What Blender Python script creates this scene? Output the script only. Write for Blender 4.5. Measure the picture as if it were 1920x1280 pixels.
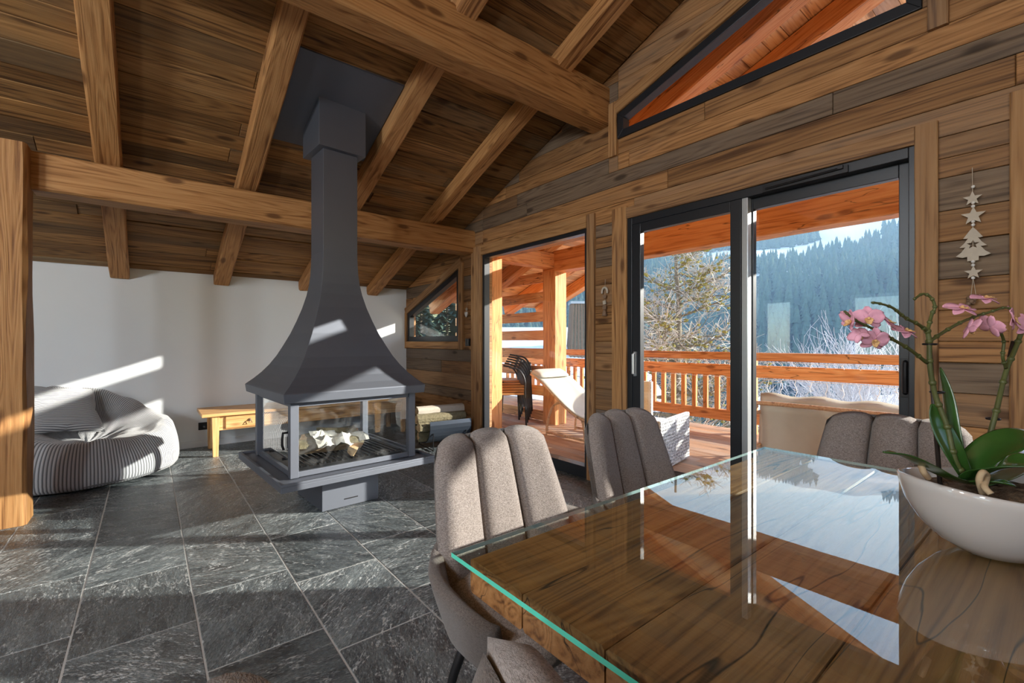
import bpy, bmesh, math, random
from mathutils import Vector, Matrix, Euler, noise
import numpy as np

SC = bpy.context.scene
COL = SC.collection
for o in list(bpy.data.objects):
    bpy.data.objects.remove(o)
RND = random.Random(11)

# ------------------------------------------------------------------ camera, sky, sun, exposure
YAW = math.atan(683 / 850.0)
cam_d = bpy.data.cameras.new('camera')
cam_d.sensor_width = 36.0
cam_d.lens = 850 / 1920 * 36
cam_d.clip_start = 0.03
cam_d.clip_end = 6000
cam = bpy.data.objects.new('camera', cam_d)
COL.objects.link(cam)
cam.location = (0, 0, 1.2)
cam.rotation_euler = (math.radians(90), 0, -YAW)
SC.camera = cam

SUN = Vector((-1.0, 0.70, -0.36)).normalized()          # the way sunlight travels
world = bpy.data.worlds.new('sky')
SC.world = world
world.use_nodes = True
wn = world.node_tree
wn.nodes.clear()
wo = wn.nodes.new('ShaderNodeOutputWorld')
wb = wn.nodes.new('ShaderNodeBackground')
sky = wn.nodes.new('ShaderNodeTexSky')
sky.sky_type = 'NISHITA'
sky.sun_disc = False
sky.sun_elevation = math.radians(24)
sky.sun_rotation = math.atan2(1.0, -0.70)
sky.altitude = 1200
sky.air_density = 1.0
sky.dust_density = 1.0
sky.ozone_density = 1.0
wb.inputs['Strength'].default_value = 0.50
wn.links.new(sky.outputs[0], wb.inputs[0])
wn.links.new(wb.outputs[0], wo.inputs[0])

sun_d = bpy.data.lights.new('sun', 'SUN')
sun_d.energy = 8.0
sun_d.angle = math.radians(0.6)
sun_d.color = (1.0, 0.93, 0.84)
sun = bpy.data.objects.new('sun', sun_d)
COL.objects.link(sun)
sun.location = (20, -13, 14)
sun.rotation_euler = SUN.to_track_quat('-Z', 'Y').to_euler()

FILL_POWER = 114.0  # glow strength of the added fill globes
SC.view_settings.view_transform = 'Standard'
SC.view_settings.look = 'None'
SC.view_settings.exposure = 0.55
SC.view_settings.gamma = 1.0
SC.view_settings.use_curve_mapping = False
SC.cycles.max_bounces = 10
SC.cycles.transparent_max_bounces = 16
SC.cycles.sample_clamp_indirect = 6.0
SC.cycles.caustics_reflective = False
SC.cycles.caustics_refractive = False

FWD = Vector((math.sin(YAW), math.cos(YAW), 0))
RGT = Vector((math.cos(YAW), -math.sin(YAW), 0))


def at(u, v, d):
    """World point seen at photo pixel (u, v), d metres into the room."""
    return Vector((0, 0, 1.2)) + FWD * d + RGT * ((u - 960) / 850 * d) + Vector((0, 0, (640 - v) / 850 * d))


# ------------------------------------------------------------------ materials
def nmat(name):
    m = bpy.data.materials.new(name)
    m.use_nodes = True
    nt = m.node_tree
    nt.nodes.clear()
    return m, nt


def N(nt, kind, **kw):
    n = nt.nodes.new(kind)
    for k, v in kw.items():
        if k in n.inputs.keys():
            n.inputs[k].default_value = v
        else:
            setattr(n, k, v)
    return n


def L(nt, a, b):
    nt.links.new(a, b)


def out_bsdf(nt, rough=0.5, metal=0.0, spec=0.5, col=(0.5, 0.5, 0.5)):
    o = N(nt, 'ShaderNodeOutputMaterial')
    b = N(nt, 'ShaderNodeBsdfPrincipled')
    b.inputs['Roughness'].default_value = rough
    b.inputs['Metallic'].default_value = metal
    b.inputs['Specular IOR Level'].default_value = spec
    b.inputs['Base Color'].default_value = (*col, 1)
    L(nt, b.outputs[0], o.inputs[0])
    return b


def math_n(nt, op, a, b=None, clamp=False):
    n = N(nt, 'ShaderNodeMath', operation=op, use_clamp=clamp)
    for i, x in enumerate((a, b)):
        if x is None:
            continue
        if isinstance(x, (int, float)):
            n.inputs[i].default_value = x
        else:
            L(nt, x, n.inputs[i])
    return n.outputs[0]


def mix_n(nt, fac, a, b, blend='MIX'):
    n = N(nt, 'ShaderNodeMix', data_type='RGBA', blend_type=blend, clamp_factor=True)
    for s, x in ((n.inputs['Factor'], fac), (n.inputs[6], a), (n.inputs[7], b)):
        if isinstance(x, (int, float)):
            s.default_value = x
        elif isinstance(x, tuple):
            s.default_value = (*x, 1)
        else:
            L(nt, x, s)
    return n.outputs[2]


def map_range(nt, x, a, b, c=0.0, d=1.0):
    n = N(nt, 'ShaderNodeMapRange', interpolation_type='SMOOTHSTEP')
    L(nt, x, n.inputs[0])
    for i, v in enumerate((a, b, c, d)):
        n.inputs[i + 1].default_value = v
    return n.outputs[0]


def coords(nt, scale, jitter=True):
    tc = N(nt, 'ShaderNodeTexCoord')
    src = tc.outputs['Object']
    if jitter:
        oi = N(nt, 'ShaderNodeObjectInfo')
        k = N(nt, 'ShaderNodeVectorMath', operation='SCALE')
        k.inputs[0].default_value = (37.0, 11.0, 23.0)
        L(nt, oi.outputs['Random'], k.inputs['Scale'])
        ad = N(nt, 'ShaderNodeVectorMath', operation='ADD')
        L(nt, src, ad.inputs[0])
        L(nt, k.outputs[0], ad.inputs[1])
        src = ad.outputs[0]
    mp = N(nt, 'ShaderNodeVectorMath', operation='MULTIPLY')
    L(nt, src, mp.inputs[0])
    mp.inputs[1].default_value = scale
    return mp.outputs[0]


def noise_n(nt, vec, scale=5.0, detail=3.0, rough=0.5, dist=0.0):
    n = N(nt, 'ShaderNodeTexNoise')
    n.inputs['Scale'].default_value = scale
    n.inputs['Detail'].default_value = detail
    n.inputs['Roughness'].default_value = rough
    n.inputs['Distortion'].default_value = dist
    L(nt, vec, n.inputs['Vector'])
    return n.outputs['Fac']


def wood(name, base, dark, light, grey=(0.16, 0.13, 0.11), grey_amt=0.35, var=0.35, rough=0.65, bump=0.25,
         rings=44.0, stain=0.4, crack=0.0, spec=0.3):
    """Wood with the grain along the object's own X axis; every object draws its own stretch of it."""
    m, nt = nmat(name)
    b = out_bsdf(nt, rough, 0, spec)
    oi = N(nt, 'ShaderNodeObjectInfo')
    n1 = noise_n(nt, coords(nt, (0.55, 7.5, 7.5)), 1.0, 2.0, 0.45, 0.25)
    ring = math_n(nt, 'SINE', math_n(nt, 'MULTIPLY', n1, rings * 1.9))
    ring = math_n(nt, 'MULTIPLY_ADD', ring, 0.5)
    ring.node.inputs[2].default_value = 0.5
    fib = noise_n(nt, coords(nt, (1.6, 62.0, 62.0)), 1.0, 4.0, 0.68)
    streak = noise_n(nt, coords(nt, (0.45, 24.0, 24.0)), 1.0, 3.0, 0.65, 0.2)
    big = noise_n(nt, coords(nt, (0.8, 4.0, 4.0)), 1.3, 3.0, 0.6)
    vo = N(nt, 'ShaderNodeTexVoronoi', feature='F1')
    vo.inputs['Scale'].default_value = 1.0
    L(nt, coords(nt, (2.2, 6.5, 6.5)), vo.inputs['Vector'])
    knot = map_range(nt, vo.outputs['Distance'], 0.20, 0.08)
    t = math_n(nt, 'ADD', math_n(nt, 'MULTIPLY', ring, 0.34), math_n(nt, 'MULTIPLY', map_range(nt, fib, 0.28, 0.72), 0.42))
    t = math_n(nt, 'ADD', t, math_n(nt, 'MULTIPLY', map_range(nt, streak, 0.3, 0.66), 0.26))
    ramp = N(nt, 'ShaderNodeValToRGB')
    e = ramp.color_ramp.elements
    e[0].position, e[0].color = 0.12, (*dark, 1)
    e[1].position, e[1].color = 0.95, (*light, 1)
    k = e.new(0.45)
    k.color = (*base, 1)
    L(nt, t, ramp.inputs[0])
    c = ramp.outputs[0]
    wn_ = N(nt, 'ShaderNodeTexWhiteNoise', noise_dimensions='1D')
    L(nt, oi.outputs['Random'], wn_.inputs['W'])
    c = mix_n(nt, map_range(nt, streak, 0.40, 0.27, 0, 0.65), c, (dark[0] * 0.55, dark[1] * 0.5, dark[2] * 0.5))
    gs = map_range(nt, wn_.outputs['Value'], 0.45, 1.0, 0.0, grey_amt)
    gs = math_n(nt, 'ADD', gs, math_n(nt, 'MULTIPLY', map_range(nt, big, 0.5, 0.75), grey_amt * 0.6), True)
    gcol = mix_n(nt, fib, (grey[0] * 0.55, grey[1] * 0.55, grey[2] * 0.55), (grey[0] * 1.4, grey[1] * 1.4, grey[2] * 1.4))
    c = mix_n(nt, gs, c, gcol)
    c = mix_n(nt, math_n(nt, 'MULTIPLY', map_range(nt, big, 0.40, 0.25), stain), c, (dark[0] * 0.6, dark[1] * 0.6, dark[2] * 0.6))
    c = mix_n(nt, math_n(nt, 'MULTIPLY', knot, 0.8), c, (dark[0] * 0.5, dark[1] * 0.45, dark[2] * 0.4))
    if crack:
        cn = noise_n(nt, coords(nt, (0.55, 6.0, 6.0)), 1.0, 3.0, 0.6, 0.2)
        cr = map_range(nt, math_n(nt, 'ABSOLUTE', math_n(nt, 'SUBTRACT', cn, 0.5)), 0.007, 0.0)
        cr = math_n(nt, 'MULTIPLY', cr, map_range(nt, big, 0.36, 0.48))
        c = mix_n(nt, math_n(nt, 'MULTIPLY', cr, crack), c, (0.012, 0.008, 0.006))
    hs = N(nt, 'ShaderNodeHueSaturation')
    L(nt, c, hs.inputs['Color'])
    va = math_n(nt, 'MULTIPLY_ADD', oi.outputs['Random'], var)
    va.node.inputs[2].default_value = 1.0 - var * 0.5
    L(nt, va, hs.inputs['Value'])
    L(nt, hs.outputs[0], b.inputs['Base Color'])
    h = math_n(nt, 'ADD', math_n(nt, 'MULTIPLY', t, 0.6), math_n(nt, 'MULTIPLY', knot, -0.5))
    h = math_n(nt, 'ADD', h, math_n(nt, 'MULTIPLY', big, 0.8))
    bp = N(nt, 'ShaderNodeBump')
    bp.inputs['Strength'].default_value = bump
    bp.inputs['Distance'].default_value = 0.012
    L(nt, h, bp.inputs['Height'])
    L(nt, bp.outputs[0], b.inputs['Normal'])
    return m


def plain(name, col, rough=0.5, metal=0.0, spec=0.5, nscale=0.0, namt=0.1, bump=0.0, bdist=0.003):
    m, nt = nmat(name)
    b = out_bsdf(nt, rough, metal, spec, col)
    if nscale:
        f = noise_n(nt, coords(nt, (1, 1, 1)), nscale, 4, 0.6)
        c = mix_n(nt, f, tuple(x * (1 - namt) for x in col), tuple(min(1, x * (1 + namt)) for x in col))
        L(nt, c, b.inputs['Base Color'])
        if bump:
            bp = N(nt, 'ShaderNodeBump')
            bp.inputs['Strength'].default_value = bump
            bp.inputs['Distance'].default_value = bdist
            L(nt, f, bp.inputs['Height'])
            L(nt, bp.outputs[0], b.inputs['Normal'])
    return m


def weave(name, col, col2, scale=260.0, bump=0.5, rough=0.95):
    m, nt = nmat(name)
    b = out_bsdf(nt, rough, 0, 0.15)
    b.inputs['Sheen Weight'].default_value = 0.25
    v = coords(nt, (1, 1, 1), False)
    f = noise_n(nt, v, scale, 2, 0.7)
    g = noise_n(nt, coords(nt, (1, 1, 2.6), False), scale * 0.35, 2, 0.6)
    t = math_n(nt, 'ADD', math_n(nt, 'MULTIPLY', f, 0.6), math_n(nt, 'MULTIPLY', g, 0.4))
    t = map_range(nt, t, 0.36, 0.64)
    L(nt, mix_n(nt, t, col, col2), b.inputs['Base Color'])
    bp = N(nt, 'ShaderNodeBump')
    bp.inputs['Strength'].default_value = bump
    bp.inputs['Distance'].default_value = 0.002
    L(nt, t, bp.inputs['Height'])
    L(nt, bp.outputs[0], b.inputs['Normal'])
    return m


def corduroy(name, col, dark):
    m, nt = nmat(name)
    b = out_bsdf(nt, 0.9, 0, 0.1)
    b.inputs['Sheen Weight'].default_value = 0.3
    uv = N(nt, 'ShaderNodeUVMap')
    w = N(nt, 'ShaderNodeTexWave', wave_type='BANDS', bands_direction='X', wave_profile='SIN')
    w.inputs['Scale'].default_value = 1.0
    w.inputs['Distortion'].default_value = 0.0
    L(nt, uv.outputs[0], w.inputs['Vector'])
    L(nt, mix_n(nt, map_range(nt, w.outputs['Fac'], 0.1, 0.6), dark, col), b.inputs['Base Color'])
    bp = N(nt, 'ShaderNodeBump')
    bp.inputs['Strength'].default_value = 0.6
    bp.inputs['Distance'].default_value = 0.006
    L(nt, w.outputs['Fac'], bp.inputs['Height'])
    L(nt, bp.outputs[0], b.inputs['Normal'])
    return m


def clear_glass(name, tint=(1, 1, 1), ior=1.5, refl=(1, 1, 1), dust=0.0):
    """Thin sheet glass: lets light straight through, mirrors by the angle; only faces turned to the viewer mirror."""
    m, nt = nmat(name)
    o = N(nt, 'ShaderNodeOutputMaterial')
    tr = N(nt, 'ShaderNodeBsdfTransparent')
    tr.inputs[0].default_value = (*tint, 1)
    gl = N(nt, 'ShaderNodeBsdfGlossy')
    gl.inputs['Roughness'].default_value = 0.0
    gl.inputs[0].default_value = (*refl, 1)
    fr = N(nt, 'ShaderNodeFresnel')
    fr.inputs['IOR'].default_value = ior
    ge = N(nt, 'ShaderNodeNewGeometry')
    f = math_n(nt, 'MULTIPLY', fr.outputs[0], math_n(nt, 'SUBTRACT', 1.0, ge.outputs['Backfacing']))
    mx = N(nt, 'ShaderNodeMixShader')
    L(nt, f, mx.inputs[0])
    L(nt, tr.outputs[0], mx.inputs[1])
    L(nt, gl.outputs[0], mx.inputs[2])
    L(nt, mx.outputs[0], o.inputs[0])
    if dust:
        df = N(nt, 'ShaderNodeBsdfDiffuse')
        df.inputs[0].default_value = (0.8, 0.8, 0.8, 1)
        nf = noise_n(nt, coords(nt, (3, 3, 3)), 2.0, 5, 0.65, 1.0)
        m2 = N(nt, 'ShaderNodeMixShader')
        L(nt, math_n(nt, 'MULTIPLY', map_range(nt, nf, 0.45, 0.75), dust), m2.inputs[0])
        L(nt, mx.outputs[0], m2.inputs[1])
        L(nt, df.outputs[0], m2.inputs[2])
        L(nt, m2.outputs[0], o.inputs[0])
    return m


def slate(name):
    m, nt = nmat(name)
    b = out_bsdf(nt, 0.4, 0, 0.6)
    tc = N(nt, 'ShaderNodeTexCoord')
    oi = N(nt, 'ShaderNodeObjectInfo')
    rot = N(nt, 'ShaderNodeVectorRotate', rotation_type='Z_AXIS')
    L(nt, tc.outputs['Object'], rot.inputs['Vector'])
    L(nt, math_n(nt, 'MULTIPLY', oi.outputs['Random'], 9.0), rot.inputs['Angle'])
    ad = N(nt, 'ShaderNodeVectorMath', operation='ADD')
    k = N(nt, 'ShaderNodeVectorMath', operation='SCALE')
    k.inputs[0].default_value = (31.0, 17.0, 5.0)
    L(nt, oi.outputs['Random'], k.inputs['Scale'])
    L(nt, rot.outputs[0], ad.inputs[0])
    L(nt, k.outputs[0], ad.inputs[1])

    def sc(s):
        q = N(nt, 'ShaderNodeVectorMath', operation='MULTIPLY')
        L(nt, ad.outputs[0], q.inputs[0])
        q.inputs[1].default_value = s
        return q.outputs[0]
    cl = noise_n(nt, sc((2.5, 9, 4)), 1.6, 6, 0.6, 0.8)
    fine = noise_n(nt, sc((30, 75, 30)), 1.6, 4, 0.75, 0.3)
    ve = noise_n(nt, sc((1.6, 3.4, 2)), 1.4, 5, 0.65, 1.2)
    vein = map_range(nt, math_n(nt, 'ABSOLUTE', math_n(nt, 'SUBTRACT', ve, 0.52)), 0.016, 0.0)
    vein = math_n(nt, 'MULTIPLY', vein, map_range(nt, fine, 0.4, 0.6))
    c = mix_n(nt, map_range(nt, cl, 0.3, 0.7), (0.036, 0.043, 0.048), (0.122, 0.142, 0.148))
    c = mix_n(nt, map_range(nt, fine, 0.53, 0.70, 0, 0.8), c, (0.42, 0.46, 0.465))
    c = mix_n(nt, math_n(nt, 'MULTIPLY', vein, 0.7), c, (0.66, 0.68, 0.68))
    hs = N(nt, 'ShaderNodeHueSaturation')
    L(nt, c, hs.inputs['Color'])
    va = math_n(nt, 'MULTIPLY_ADD', oi.outputs['Random'], 0.5)
    va.node.inputs[2].default_value = 0.75
    L(nt, va, hs.inputs['Value'])
    L(nt, hs.outputs[0], b.inputs['Base Color'])
    L(nt, map_range(nt, fine, 0.3, 0.7, 0.18, 0.46), b.inputs['Roughness'])
    h = math_n(nt, 'ADD', math_n(nt, 'MULTIPLY', cl, 1.0), math_n(nt, 'MULTIPLY', fine, 0.35))
    bp = N(nt, 'ShaderNodeBump')
    bp.inputs['Strength'].default_value = 0.75
    bp.inputs['Distance'].default_value = 0.014
    L(nt, h, bp.inputs['Height'])
    L(nt, bp.outputs[0], b.inputs['Normal'])
    return m


M = {}
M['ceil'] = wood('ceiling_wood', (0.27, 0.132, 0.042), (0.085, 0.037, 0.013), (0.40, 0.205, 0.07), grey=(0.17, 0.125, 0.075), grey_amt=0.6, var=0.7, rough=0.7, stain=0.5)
M['wall'] = wood('wall_wood', (0.33, 0.160, 0.058), (0.13, 0.057, 0.020), (0.45, 0.235, 0.092), grey=(0.20, 0.135, 0.085), grey_amt=0.6, var=0.55, rough=0.65, rings=52)
M['wallgrey'] = wood('grey_wall_wood', (0.175, 0.118, 0.075), (0.07, 0.045, 0.028), (0.24, 0.17, 0.11), grey=(0.165, 0.125, 0.095), grey_amt=0.8, var=0.3, rings=40)
M['beam'] = wood('beam_wood', (0.43, 0.205, 0.070), (0.19, 0.074, 0.022), (0.54, 0.285, 0.11), grey_amt=0.12, var=0.25, rough=0.6, bump=0.4, rings=50, stain=0.25)
M['trim'] = wood('trim_wood', (0.40, 0.205, 0.078), (0.18, 0.08, 0.03), (0.50, 0.28, 0.12), grey_amt=0.3, var=0.3, bump=0.35, rings=46)
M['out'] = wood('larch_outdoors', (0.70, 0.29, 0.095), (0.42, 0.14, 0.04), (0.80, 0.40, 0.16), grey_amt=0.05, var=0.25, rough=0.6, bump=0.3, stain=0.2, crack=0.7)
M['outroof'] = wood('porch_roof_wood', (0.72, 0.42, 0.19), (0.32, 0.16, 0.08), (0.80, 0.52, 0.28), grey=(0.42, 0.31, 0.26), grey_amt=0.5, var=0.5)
M['deck'] = wood('deck_wood', (0.50, 0.27, 0.14), (0.26, 0.13, 0.07), (0.58, 0.36, 0.22), grey=(0.42, 0.33, 0.26), grey_amt=0.6, var=0.3)
M['table'] = wood('table_oak', (0.26, 0.118, 0.038), (0.11, 0.044, 0.013), (0.36, 0.18, 0.066), grey_amt=0.12, var=0.4, rough=0.5, rings=70, stain=0.35, crack=0.95)
M['bench'] = wood('bench_pine', (0.66, 0.36, 0.14), (0.42, 0.2, 0.07), (0.75, 0.46, 0.21), grey_amt=0.0, var=0.12, rough=0.4, rings=36, stain=0.1, spec=0.5)
M['log'] = wood('split_log_wood', (0.62, 0.43, 0.24), (0.4, 0.25, 0.12), (0.72, 0.54, 0.33), grey_amt=0.1, var=0.3, rings=20)
M['slate'] = slate('slate')
M['grout'] = plain('grout', (0.42, 0.42, 0.41), 0.9, nscale=40, namt=0.15)
M['white'] = plain('white_plaster', (0.78, 0.81, 0.835), 0.9, spec=0.2, nscale=3, namt=0.02)
M['paint'] = plain('white_paint', (0.82, 0.83, 0.84), 0.45, nscale=5, namt=0.02)
M['alu'] = plain('anthracite_aluminium', (0.019, 0.022, 0.027), 0.36, 0.2, nscale=60, namt=0.1)
M['alusil'] = plain('grey_aluminium', (0.42, 0.45, 0.47), 0.35, 0.5, nscale=60, namt=0.05)
M['steel'] = plain('anthracite_steel', (0.17, 0.185, 0.22), 0.58, 0.85, 0.6, nscale=4, namt=0.06)
M['blackm'] = plain('black_metal', (0.012, 0.012, 0.014), 0.4, 0.3, nscale=30, namt=0.2)
M['chrome'] = plain('brushed_metal', (0.6, 0.6, 0.6), 0.3, 1.0, nscale=80, namt=0.1)
M['glass'] = clear_glass('window_glass', (0.97, 0.985, 0.98), 1.5)
M['fglass'] = clear_glass('fire_glass', (0.95, 0.96, 0.96), 1.5, dust=0.05)
M['tglass'] = clear_glass('table_glass', (0.93, 0.975, 0.955), 1.72)
M['tedge'] = plain('green_glass_edge', (0.10, 0.62, 0.46), 0.15, 0, 0.6, nscale=20, namt=0.15)
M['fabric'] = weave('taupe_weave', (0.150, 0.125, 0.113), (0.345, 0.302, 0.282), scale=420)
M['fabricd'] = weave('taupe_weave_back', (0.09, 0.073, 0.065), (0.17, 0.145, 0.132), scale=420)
M['cord'] = corduroy('grey_corduroy', (0.52, 0.53, 0.55), (0.16, 0.165, 0.175))
M['pot'] = plain('glazed_ceramic', (0.50, 0.475, 0.455), 0.06, 0, 0.6, nscale=2, namt=0.02)
M['moss'] = plain('orchid_bark', (0.10, 0.06, 0.03), 0.9, nscale=60, namt=0.7, bump=1, bdist=0.01)
M['leaf'] = plain('orchid_leaf', (0.028, 0.082, 0.014), 0.22, 0, 0.6, nscale=9, namt=0.35)
M['stem'] = plain('orchid_stem', (0.075, 0.085, 0.022), 0.5, nscale=30, namt=0.4)
M['stake'] = plain('dark_stake', (0.03, 0.022, 0.018), 0.5, nscale=30, namt=0.3)
M['petal'] = plain('pink_petal', (0.72, 0.36, 0.47), 0.6, 0, 0.2, nscale=45, namt=0.35)
M['petal'].node_tree.nodes['Principled BSDF'].inputs['Subsurface Weight'].default_value = 0.0
M['lip'] = plain('flower_lip', (0.75, 0.42, 0.18), 0.6, nscale=90, namt=0.5)
M['root'] = plain('aerial_root', (0.45, 0.33, 0.2), 0.7, nscale=50, namt=0.3)
M['pale'] = plain('pale_carved_wood', (0.52, 0.46, 0.38), 0.8, nscale=40, namt=0.15)
M['bead'] = plain('white_bead', (0.75, 0.73, 0.70), 0.4, nscale=40, namt=0.05)
M['string'] = plain('natural_string', (0.5, 0.42, 0.33), 0.9, nscale=90, namt=0.2)
M['brown'] = plain('brown_charm', (0.22, 0.14, 0.09), 0.7, nscale=40, namt=0.3)
M['bark'] = plain('log_bark', (0.20, 0.17, 0.10), 0.95, nscale=35, namt=0.6, bump=1, bdist=0.01)
M['paper'] = plain('newspaper', (0.68, 0.66, 0.60), 0.9, nscale=70, namt=0.25)
M['ash'] = plain('ash_bed', (0.32, 0.30, 0.28), 1.0, nscale=50, namt=0.4)
M['canvas'] = plain('cream_canvas', (0.56, 0.52, 0.44), 0.9, spec=0.1, nscale=14, namt=0.08, bump=0.3)
M['beech'] = wood('beech_frame', (0.62, 0.36, 0.2), (0.42, 0.22, 0.12), (0.7, 0.45, 0.27), grey_amt=0, var=0.1)
M['wicker'] = weave('grey_wicker', (0.22, 0.22, 0.22), (0.78, 0.78, 0.78), scale=60, bump=1.0)
M['whitewicker'] = plain('white_cord', (0.8, 0.79, 0.77), 0.8, nscale=40, namt=0.1)
M['snow'] = plain('snow', (0.86, 0.89, 0.94), 0.85, spec=0.2, nscale=0.6, namt=0.05)
M['larchbark'] = plain('larch_bark', (0.20, 0.17, 0.12), 0.95, nscale=12, namt=0.5, bump=1, bdist=0.03)
M['twig'] = plain('pale_twig', (0.52, 0.46, 0.38), 0.9, nscale=6, namt=0.3)
M['lichen'] = plain('yellow_lichen', (0.26, 0.23, 0.06), 1.0, nscale=12, namt=0.6)
M['frost'] = plain('frosted_twig', (0.58, 0.58, 0.60), 0.9, nscale=6, namt=0.1)
M['conifer'] = plain('conifer_green', (0.065, 0.105, 0.08), 0.95, spec=0.05, nscale=0.5, namt=0.5)
M['meadow'] = plain('frozen_meadow', (0.15, 0.14, 0.12), 1.0, spec=0.0, nscale=0.8, namt=0.5)
M['litter'] = plain('forest_floor', (0.03, 0.042, 0.042), 1.0, spec=0.0, nscale=0.3, namt=0.4)
M['tedgepale'] = plain('pale_glass_edge', (0.30, 0.42, 0.43), 0.15, 0, 0.6, nscale=20, namt=0.1)
M['led'] = plain('white_cable', (0.9, 0.9, 0.88), 0.5, nscale=30, namt=0.05)
M['rooftile'] = plain('dark_roof', (0.10, 0.10, 0.11), 0.8, nscale=5, namt=0.3)
M['rock'] = plain('mossy_rock', (0.13, 0.15, 0.08), 0.95, nscale=1.6, namt=0.8, bump=1, bdist=0.2)
M['opal'] = None
m_, nt_ = nmat('fill_globe')  # emission for the added, unseen fill globes
o_ = N(nt_, 'ShaderNodeOutputMaterial')
e_ = N(nt_, 'ShaderNodeEmission')
e_.inputs[0].default_value = (0.84, 0.93, 1.0, 1)
e_.inputs[1].default_value = FILL_POWER
L(nt_, e_.outputs[0], o_.inputs[0])
M['opal'] = m_


# ------------------------------------------------------------------ mesh helpers
class MB:
    def __init__(s):
        s.v, s.f, s.mi, s.uv = [], [], [], None

    def add(s, vs, fs, mi=0):
        n = len(s.v)
        s.v += [tuple(p) for p in vs]
        s.f += [tuple(n + i for i in f) for f in fs]
        s.mi += [mi] * len(fs)

    def box(s, c, d, rot=None, mi=0):
        vs = []
        for x in (-1, 1):
            for y in (-1, 1):
                for z in (-1, 1):
                    p = Vector((x * d[0] / 2, y * d[1] / 2, z * d[2] / 2))
                    if rot is not None:
                        p = rot @ p
                    vs.append(p + Vector(c))
        s.add(vs, [(0, 1, 3, 2), (4, 6, 7, 5), (0, 4, 5, 1), (2, 3, 7, 6), (0, 2, 6, 4), (1, 5, 7, 3)], mi)

    def bb(s, x0, x1, y0, y1, z0, z1, mi=0):
        s.box(((x0 + x1) / 2, (y0 + y1) / 2, (z0 + z1) / 2), (x1 - x0, y1 - y0, z1 - z0), None, mi)

    def tube(s, pts, r, n=8, cap=True, mi=0):
        pts = [Vector(p) for p in pts]
        rs = r if isinstance(r, (list, tuple)) else [r] * len(pts)
        base = len(s.v)
        ref = Vector((0, 0, 1))
        vs = []
        for i, p in enumerate(pts):
            t = (pts[min(i + 1, len(pts) - 1)] - pts[max(i - 1, 0)])
            t = t.normalized() if t.length > 1e-9 else Vector((0, 0, 1))
            if abs(t.dot(ref)) > 0.95:
                ref = Vector((1, 0, 0)) if abs(t.x) < 0.9 else Vector((0, 1, 0))
            a = (ref - t * ref.dot(t)).normalized()
            b = t.cross(a)
            ref = a
            for k in range(n):
                w = 2 * math.pi * k / n
                vs.append(p + (a * math.cos(w) + b * math.sin(w)) * rs[i])
        fs = []
        for i in range(len(pts) - 1):
            for k in range(n):
                k2 = (k + 1) % n
                fs.append((i * n + k, i * n + k2, (i + 1) * n + k2, (i + 1) * n + k))
        if cap:
            fs.append(tuple(range(n - 1, -1, -1)))
            fs.append(tuple((len(pts) - 1) * n + k for k in range(n)))
        s.add(vs, fs, mi)

    def lathe(s, prof, n=32, c=(0, 0, 0), sx=1.0, sy=1.0, mi=0):
        vs, fs = [], []
        for r, z in prof:
            for k in range(n):
                a = 2 * math.pi * k / n
                vs.append((c[0] + r * math.cos(a) * sx, c[1] + r * math.sin(a) * sy, c[2] + z))
        for i in range(len(prof) - 1):
            for k in range(n):
                k2 = (k + 1) % n
                fs.append((i * n + k, i * n + k2, (i + 1) * n + k2, (i + 1) * n + k))
        s.add(vs, fs, mi)

    def sphere(s, c, r, n=10, mi=0, sc=(1, 1, 1)):
        prof = [(math.sin(math.pi * i / n), -math.cos(math.pi * i / n)) for i in range(n + 1)]
        vs, fs = [], []
        m = n + 2
        for a, z in prof:
            for k in range(m):
                w = 2 * math.pi * k / m
                vs.append((c[0] + max(a, 1e-4) * math.cos(w) * r * sc[0], c[1] + max(a, 1e-4) * math.sin(w) * r * sc[1], c[2] + z * r * sc[2]))
        for i in range(n):
            for k in range(m):
                k2 = (k + 1) % m
                fs.append((i * m + k, i * m + k2, (i + 1) * m + k2, (i + 1) * m + k))
        s.add(vs, fs, mi)

    def prism(s, poly, z0, z1, f=None, mi=0):
        """Extrude a 2-D polygon from z0 to z1; f maps (x, y, z) to a point."""
        f = f or (lambda x, y, z: (x, y, z))
        n = len(poly)
        vs = [f(x, y, z0) for x, y in poly] + [f(x, y, z1) for x, y in poly]
        fs = [tuple(range(n - 1, -1, -1)), tuple(range(n, 2 * n))]
        fs += [(i, (i + 1) % n, n + (i + 1) % n, n + i) for i in range(n)]
        s.add(vs, fs, mi)

    def pillow(s, P, us, vs_, tf, tb, nf=None, mi=0):
        """Closed cushion over the patch P(u, v): tf in front of it, tb behind, meeting along its border."""
        def nrm(u, v):
            h = 1e-3
            a = P(u + h, v) - P(u - h, v)
            b = P(u, v + h) - P(u, v - h)
            n = a.cross(b)
            return n.normalized() if n.length > 1e-12 else Vector((0, -1, 0))
        nu, nv = len(us), len(vs_)
        fr, bk = {}, {}
        vv = []
        for j, v in enumerate(vs_):
            for i, u in enumerate(us):
                p, n = P(u, v), nrm(u, v)
                su = 2 * i / (nu - 1) - 1
                sv = 2 * j / (nv - 1) - 1
                edge = i in (0, nu - 1) or j in (0, nv - 1)
                fr[i, j] = len(vv)
                vv.append(p + n * (0 if edge else tf(su, sv)))
                if edge:
                    bk[i, j] = fr[i, j]
                else:
                    bk[i, j] = len(vv)
                    vv.append(p - n * tb(su, sv))
        fs = []
        for j in range(nv - 1):
            for i in range(nu - 1):
                fs.append((fr[i, j], fr[i + 1, j], fr[i + 1, j + 1], fr[i, j + 1]))
                fs.append((bk[i, j], bk[i, j + 1], bk[i + 1, j + 1], bk[i + 1, j]))
        s.add(vv, fs, mi)

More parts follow.
